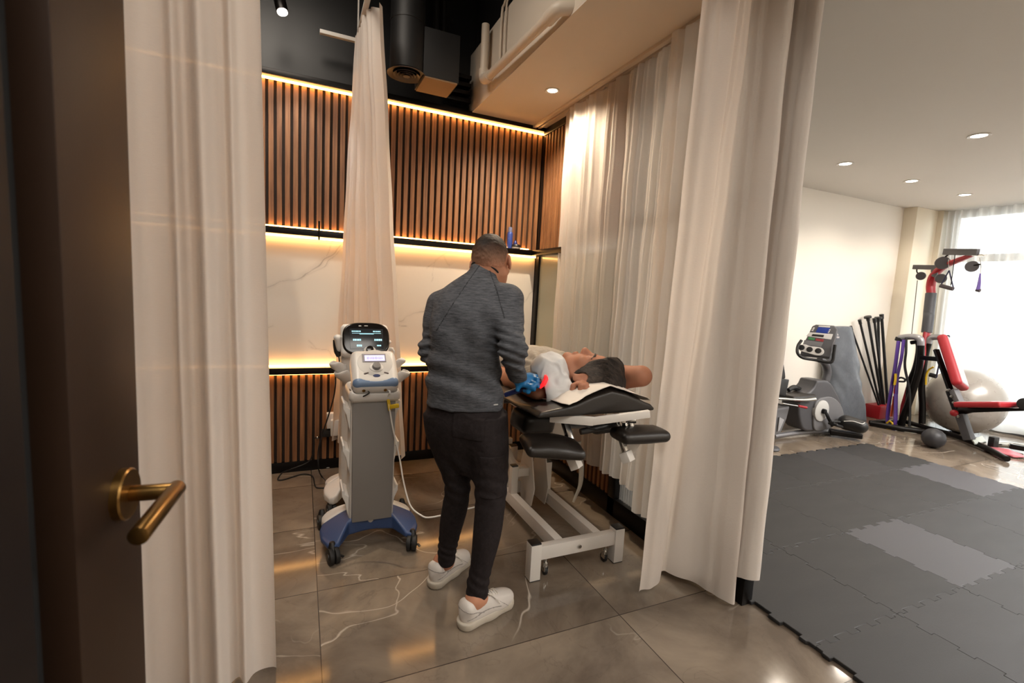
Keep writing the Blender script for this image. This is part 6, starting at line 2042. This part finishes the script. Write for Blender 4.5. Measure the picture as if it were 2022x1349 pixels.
# ---------------------------------------------------------------- home gym
HG = thing('home_gym', 'red and black home gym with curved mast, cable pulleys and red bench', 'home gym', (6.4, 2.8, 0))
MB().tube([(6.214,3.258,0.035), (6.311,3.037,0.035), (6.456,2.859,0.035), (6.503,2.658,0.030)], 0.030, 12, 24).build('base_rail', M['black_metal'], HG, True)
MB().tube([(6.814,3.206,0.035), (6.732,2.967,0.035), (6.685,2.718,0.035), (6.589,2.515,0.035), (6.442,2.306,0.035), (6.177,2.037,0.030)], 0.028, 12, 40).build('base_rail', M['black_metal'], HG, True)
MB().bar((6.240,3.267,0.035), (6.795,3.185,0.035), 0.05, 0.05).build('rear_foot', M['black_metal'], HG, bevel=0.008)
# black arched uprights with silver tops
arch1 = [(6.550,3.101,0.006), (6.550,3.091,0.140), (6.550,3.062,0.297), (6.550,3.031,0.507), (6.550,3.010,0.698), (6.550,3.010,0.857), (6.550,3.023,1.000)]
MB().tube(arch1, 0.036, 14, 40).build('upright', M['black_metal'], HG, True)
MB().tube([(6.550,3.023,0.993), (6.550,3.036,1.064), (6.550,3.075,1.088), (6.550,3.148,1.087), (6.550,3.249,1.062)], [0.034, 0.036, 0.036, 0.036, 0.034], 14, 24).build('arch_top', mat('silver_arch', '9c9b9d', 0.35, 0.5), HG, True)
MB().tube([(6.600,3.147,1.018), (6.600,3.085,1.025), (6.600,3.065,0.928), (6.600,3.073,0.739), (6.600,3.105,0.544), (6.600,3.089,0.274), (6.600,3.067,0.143)], 0.024, 12, 36).build('inner_arch', M['black_metal'], HG, True)
MB().tube([(6.750,2.991,0.069), (6.750,3.014,0.285), (6.750,3.048,0.496), (6.750,3.059,0.739), (6.750,3.055,0.915), (6.750,3.044,1.024)], 0.034, 14, 36).build('upright', M['black_metal'], HG, True)
MB().tube([(6.750,3.046,1.017), (6.750,3.034,1.076), (6.750,2.994,1.101), (6.750,2.883,1.107)], 0.034, 14, 24).build('arch_top', bpy.data.materials['silver_arch'], HG, True)
MB().cyl((6.550,3.242,1.067), (6.550,3.250,1.025), 0.042, 0.042, 20).build('arch_end', M['black_rubber'], HG, bevel=0.004)
MB().cyl((6.750,2.886,1.109), (6.750,2.870,1.103), 0.036, 0.036, 20).build('arch_end', M['black_rubber'], HG, bevel=0.004)
MB().bar((6.550,3.019,0.858), (6.450,2.791,0.876), 0.05, 0.05).build('cross_tube', M['black_metal'], HG, bevel=0.006)
# mast
MB().tube([(6.700,3.062,0.631), (6.720,3.066,0.793), (6.740,3.070,0.954), (6.780,3.089,1.153)], [0.02, 0.045, 0.052, 0.052], 14, 24, 0.6).build('mast_foot', M['red'], HG, True)
MB().tube([(6.780,3.091,1.146), (6.800,3.104,1.327), (6.820,3.117,1.387), (6.840,3.133,1.613)], 0.053, 16, 30).build('mast_pad', mat('mast_grey', '444448', 0.45), HG, True)
MB().tube([(6.840,3.132,1.608), (6.850,3.150,1.695), (6.850,3.144,1.797), (6.830,3.095,1.871), (6.780,3.000,1.935), (6.700,2.876,1.974), (6.580,2.686,2.028)], [0.050, 0.050, 0.048, 0.044, 0.040, 0.036, 0.026], 14, 50, 0.7).build('mast_boom', M['red'], HG, True)
dkm = mat('bracket_grey', '4f4c4d', 0.45, 0.2)
MB().bar((6.950,3.402,1.935), (6.850,3.093,1.915), 0.034, 0.055).build('cross_arm', dkm, HG, bevel=0.006)
MB().bar((6.720,3.012,2.083), (6.500,2.621,2.041), 0.034, 0.070).build('cross_arm', dkm, HG, bevel=0.006)
MB().bar((6.550,2.672,2.016), (6.500,2.561,2.007), 0.05, 0.02).build('boom_tip', M['chrome'], HG, bevel=0.003)
MB().prism([(6.800,3.155,1.885), (6.800,3.087,1.914), (6.800,3.073,1.864), (6.800,3.106,1.794), (6.800,3.138,1.814)], (0.05, 0, 0)).build('mast_gusset', dkm, HG, bevel=0.006)
def pulley(c, r, hook, nm='pulley'):
    c = Vector(c)
    ax_ = Vector((0.85, 0.35, 0.1)).normalized()
    o = MB().lathe([(0, -0.022), (r*0.92, -0.022), (r, -0.014), (r, 0.014), (r*0.92, 0.022), (0, 0.022)], c, ax_, 28).build(nm, dkm, HG, True)
    MB().tube([hook, Vector(hook).lerp(c, 0.5)+Vector((0, 0.02, 0)), c], 0.008, 8, 14).build('pulley_hook', M['black_metal'], o, True)
pulley((6.950,3.312,1.824), 0.050, (6.950,3.364,1.920))
pulley((6.720,3.010,1.956), 0.072, (6.720,2.968,2.052))
pulley((6.800,3.040,1.784), 0.054, (6.800,3.020,1.833))
pulley((6.520,2.663,1.895), 0.058, (6.500,2.588,1.914))
MB().tube([(6.950,3.342,1.772), (6.900,3.296,1.106)], 0.004, 6).build('cable', M['black_rubber'], HG, True)
cbm = MB()
cbm.tube([(6.620,2.866,2.039), (6.650,2.875,1.823), (6.660,2.878,1.698)], 0.004, 6)
cbm.build('cable', M['black_rubber'], HG, True)
MB().tube([(6.500,2.603,1.982), (6.500,2.585,1.918), (6.500,2.574,1.819)], 0.004, 6, 12).build('cable', M['chrome'], HG, True)
hd_ = MB()
hd_.tube([(6.680,2.923,1.868), (6.680,2.979,1.700)], 0.007, 8)
hd_.tube([(6.680,2.923,1.868), (6.680,2.857,1.661)], 0.007, 8)
hs1 = hd_.build('handle_strap', mat('strap_navy', '262544', 0.6), HG, True)
MB().tube([(6.680,2.983,1.696), (6.680,2.859,1.659)], 0.022, 14).build('grip', mat('grip_foam', '4a4143', 0.8), hs1, True)
MB().tube([(6.700,2.952,1.992), (6.680,2.923,1.868)], 0.005, 6).build('handle_chain', M['chrome'], hs1, True)
hs2 = MB().tube([(6.500,2.578,1.819), (6.500,2.574,1.720), (6.500,2.574,1.648)], [0.012, 0.026, 0.036], 12, 14, 0.4).build('handle_strap', M['purple'], HG, True)
MB().tube([(6.500,2.589,1.648), (6.500,2.556,1.638)], 0.018, 12).build('grip', bpy.data.materials['grip_foam'], hs2, True)
# bench
bw = Vector((-0.19, 0.02, 0.0))
bt_, bb_ = Vector((6.420,2.807,1.096)), Vector((6.280,2.548,0.598))
dz = (bb_-bt_).normalized()
nb_ = Vector((0.10, -0.93, 0.0)); nb_ = (nb_-dz*nb_.dot(dz)).normalized()
sb_ = dz.cross(nb_).normalized()
Rb = Matrix((sb_, nb_, -dz)).transposed()
mid = (bt_+bb_)/2
V = Vox(mid-Vector((0.4, 0.4, 0.5)), mid+Vector((0.4, 0.4, 0.5)), 0.009)
V.box(mid+nb_*0.05, (0.145, 0.045, (bb_-bt_).length/2), 0.035, Rb)
bp_ = V.build('bench_back', M['red_vinyl'], HG, 1)
V = Vox(mid-Vector((0.4, 0.4, 0.5)), mid+Vector((0.4, 0.4, 0.5)), 0.009)
V.box(mid+nb_*0.078, (0.118, 0.022, (bb_-bt_).length/2-0.02), 0.02, Rb)
V.build('bench_face', M['grey_vinyl'], bp_, 1)
s0, s1 = Vector((6.200,2.418,0.465)), Vector((6.100,2.037,0.564))
MB().bar(s0, s1, 0.30, 0.055).build('bench_seat', M['red_vinyl'], HG, bevel=0.022, seg=4)
MB().bar(s0.lerp(s1, 0.03)+Vector((0, 0, 0.020)), s0.lerp(s1, 0.80)+Vector((0, 0, 0.020)), 0.25, 0.03).build('seat_face', M['grey_vinyl'], HG, bevel=0.012, seg=3)
MB().prism([(6.220,2.491,0.379), (6.220,2.461,0.462), (6.200,2.398,0.441), (6.120,2.129,0.509), (6.080,2.005,0.539), (6.060,1.946,0.565), (6.060,1.941,0.531), (6.100,2.088,0.485), (6.200,2.358,0.398), (6.220,2.455,0.337)], (0.06, 0, 0)).build('seat_beam', M['black_metal'], HG, bevel=0.006)
MB().cyl((6.060,1.949,0.595), ((6.060,1.949,0.595)[0]+0.3, (6.060,1.949,0.595)[1], (6.060,1.949,0.595)[2]), 0.055, 0.055, 20).build('leg_roller', M['black_rubber'], HG, bevel=0.01)
MB().bar((6.280,2.556,0.588), (6.240,2.463,0.448), 0.06, 0.06).build('bench_post', M['mid_grey'], HG, bevel=0.006)
MB().bar((6.220,2.444,0.357), (6.200,2.337,0.120), 0.07, 0.075).build('bench_leg', M['dark_grey'], HG, bevel=0.006)
MB().bar((6.460,2.836,0.977), (6.340,2.601,0.558), 0.05, 0.03).build('back_plate', M['black_metal'], HG, bevel=0.004)
mb = MB()
mb.bar((6.310,2.603,0.570), (6.250,2.490,0.377), 0.05, 0.05)
mb.build('adjust_plate', M['black_metal'], HG, bevel=0.004)
for p in ((6.270,2.587,0.578), (6.250,2.544,0.521), (6.230,2.512,0.464), (6.190,2.441,0.339)):
    MB().cyl(p, (p[0]-0.03, p[1], p[2]), 0.014, 0.014, 10).build('bolt', M['chrome'], HG, bevel=0.002)
MB().ball((6.170,2.478,0.364), (0.035, 0.035, 0.035), 16, 10).build('adjust_knob', M['red'], HG, True)
MB().prism([(6.620,3.144,0.495), (6.620,3.155,0.396), (6.620,3.172,0.253), (6.620,3.170,0.086), (6.620,3.153,0.049), (6.620,3.138,0.261), (6.620,3.121,0.403)], (0.04, 0, 0)).build('red_fin', M['red'], HG, bevel=0.006)

# resistance bands hanging on the home gym
def bandloop(name, label, pts, r, m, flat=0.35):
    return tag(MB().tube(pts, r, 10, 40, flat).build(name, m, smooth=True), label, 'resistance band', 'bands hung on the home gym')
bandloop('resistance_band', 'wide purple band hanging at the front of the home gym, reaching the floor rail', [(6.420,3.186,1.032), (6.420,3.183,0.724), (6.420,3.190,0.451), (6.420,3.192,0.176), (6.420,3.174,0.028), (6.420,3.125,0.018), (6.420,3.104,0.089), (6.420,3.138,0.408)], 0.036, M['purple'])
bandloop('resistance_band', 'second purple band hanging just right of the wide one', [(6.450,3.153,1.050), (6.450,3.148,0.837), (6.450,3.161,0.619), (6.450,3.147,0.405)], 0.030, M['purple'])
bandloop('resistance_band', 'yellow band hanging among the purple bands', [(6.400,3.159,0.647), (6.400,3.153,0.568), (6.400,3.155,0.513)], 0.024, M['yellow'])
bandloop('resistance_band', 'orange band hanging low beside the purple bands', [(6.440,3.161,0.374), (6.440,3.160,0.238), (6.440,3.163,0.127)], 0.022, M['orange'])
bandloop('resistance_band', 'red band between the yellow and the orange one', [(6.430,3.161,0.552), (6.430,3.163,0.429), (6.430,3.150,0.391)], 0.014, M['red'])
bandloop('resistance_band', 'black cable bundle with handles hanging beside the purple bands', [(6.500,3.154,1.076), (6.500,3.137,0.918), (6.500,3.125,0.732), (6.500,3.049,0.478), (6.500,3.013,0.231), (6.500,2.996,0.047)], 0.016, M['black_rubber'], 0.8)
bandloop('resistance_band', 'thin gold and black cords hanging behind the red mast', [(6.700,2.940,0.760), (6.700,2.983,0.713), (6.700,2.997,0.644), (6.700,2.989,0.538)], 0.012, M['yellow'], 0.8)
tag(MB().tube([(6.380,3.142,0.082), (6.380,3.168,0.040), (6.380,3.134,0.018), (6.380,3.109,0.057), (6.380,3.142,0.082)], 0.010, 10, 30).build('band_ring', M['yellow'], smooth=True), 'yellow ring at the low end of the purple band', 'ring')
mb = MB().tube([(6.500,3.176,0.581), (6.500,3.149,0.599), (6.500,3.110,0.589), (6.500,3.110,0.560), (6.500,3.166,0.549)], 0.011, 10, 24)
tag(mb.build('stirrup_grip', M['black_rubber'], smooth=True), 'small black cable handle hanging beside the yellow band', 'handle')
hn = thing('stirrup_grip', 'black stirrup handle hanging behind the bench back by the grey ball', 'handle', (6.600,2.890,0.674))
MB().tube([(6.600,2.847,0.832), (6.600,2.853,0.744), (6.600,2.857,0.655)], 0.008, 8).build('strap', bpy.data.materials['strap_navy'], hn, True)
MB().tube([(6.600,2.919,0.675), (6.600,2.857,0.665)], 0.024, 14).build('grip', M['black_rubber'], hn, True)

# balls
rb_ = 0.375
bc_ = Vector((7.042,2.832,0.402))
tag(MB().ball((7.10, 2.78, rb_), (rb_, rb_, rb_), 64, 40).build('exercise_ball', mat('silver_ball', '9d9790', 0.28, 0.15, 0.015), smooth=True, loc=(7.10, 2.78, 0)), 'large silver grey exercise ball on the floor behind the bench', 'exercise ball')
mbp = Vector((5.906,2.504,0.000))
tag(MB().ball((mbp.x+0.05, mbp.y+0.02, 0.100), (0.100, 0.100, 0.100), 48, 30).build('medicine_ball', mat('black_ball', '2f2e31', 0.45, 0, 0.1, 20, 0.15, 120), smooth=True), 'small black medicine ball on the floor in front of the home gym', 'medicine ball')
# loose parts on the floor by the bench
tag(MB().prism([(6.517,2.438,0.050), (6.700,2.428,0.080), (6.637,2.363,0.040), (6.407,2.370,0.040)], (0, 0, 0.02)).build('foot_plate', mat('pale_plate', 'c9cfc8', 0.4), bevel=0.006), 'pale green foot plate at the foot of the bench', 'plate')
la = thing('leg_attachment', 'black and silver leg attachment lying on the floor beyond the bench', 'bench attachment', (6.984,2.338,0.000))
MB().tube([(6.626,2.317,0.050), (6.772,2.243,0.050), (6.829,2.139,0.050)], 0.035, 12, 16).build('arm_tube', M['chrome'], la, True)
MB().bar((6.677,2.202,0.060), (6.733,2.084,0.060), 0.05, 0.05).build('arm_sleeve', M['black_metal'], la, bevel=0.006)
MB().bar((6.598,2.323,0.080), (6.593,2.270,0.080), 0.09, 0.11).build('arm_block', M['black_plastic'], la, bevel=0.01)
V = Vox(Vector((6.605,2.194,0.000))-Vector((0.35, 0.4, 0.02)), Vector((6.605,2.194,0.000))+Vector((0.35, 0.4, 0.12)), 0.01)
V.ell((6.497,2.182,0.020), (0.11, 0.16, 0.028), None, 0.0)
V.noise(0.018, 14)
V.cut((0, 0, 0.004), (0, 0, -1), 0.004)
tag(V.build('plastic_bag', mat('pink_bag', 'b9646c', 0.35, 0, 0.2, 12), None, 1), 'crumpled red and white plastic bag on the floor by the bench rail', 'bag')
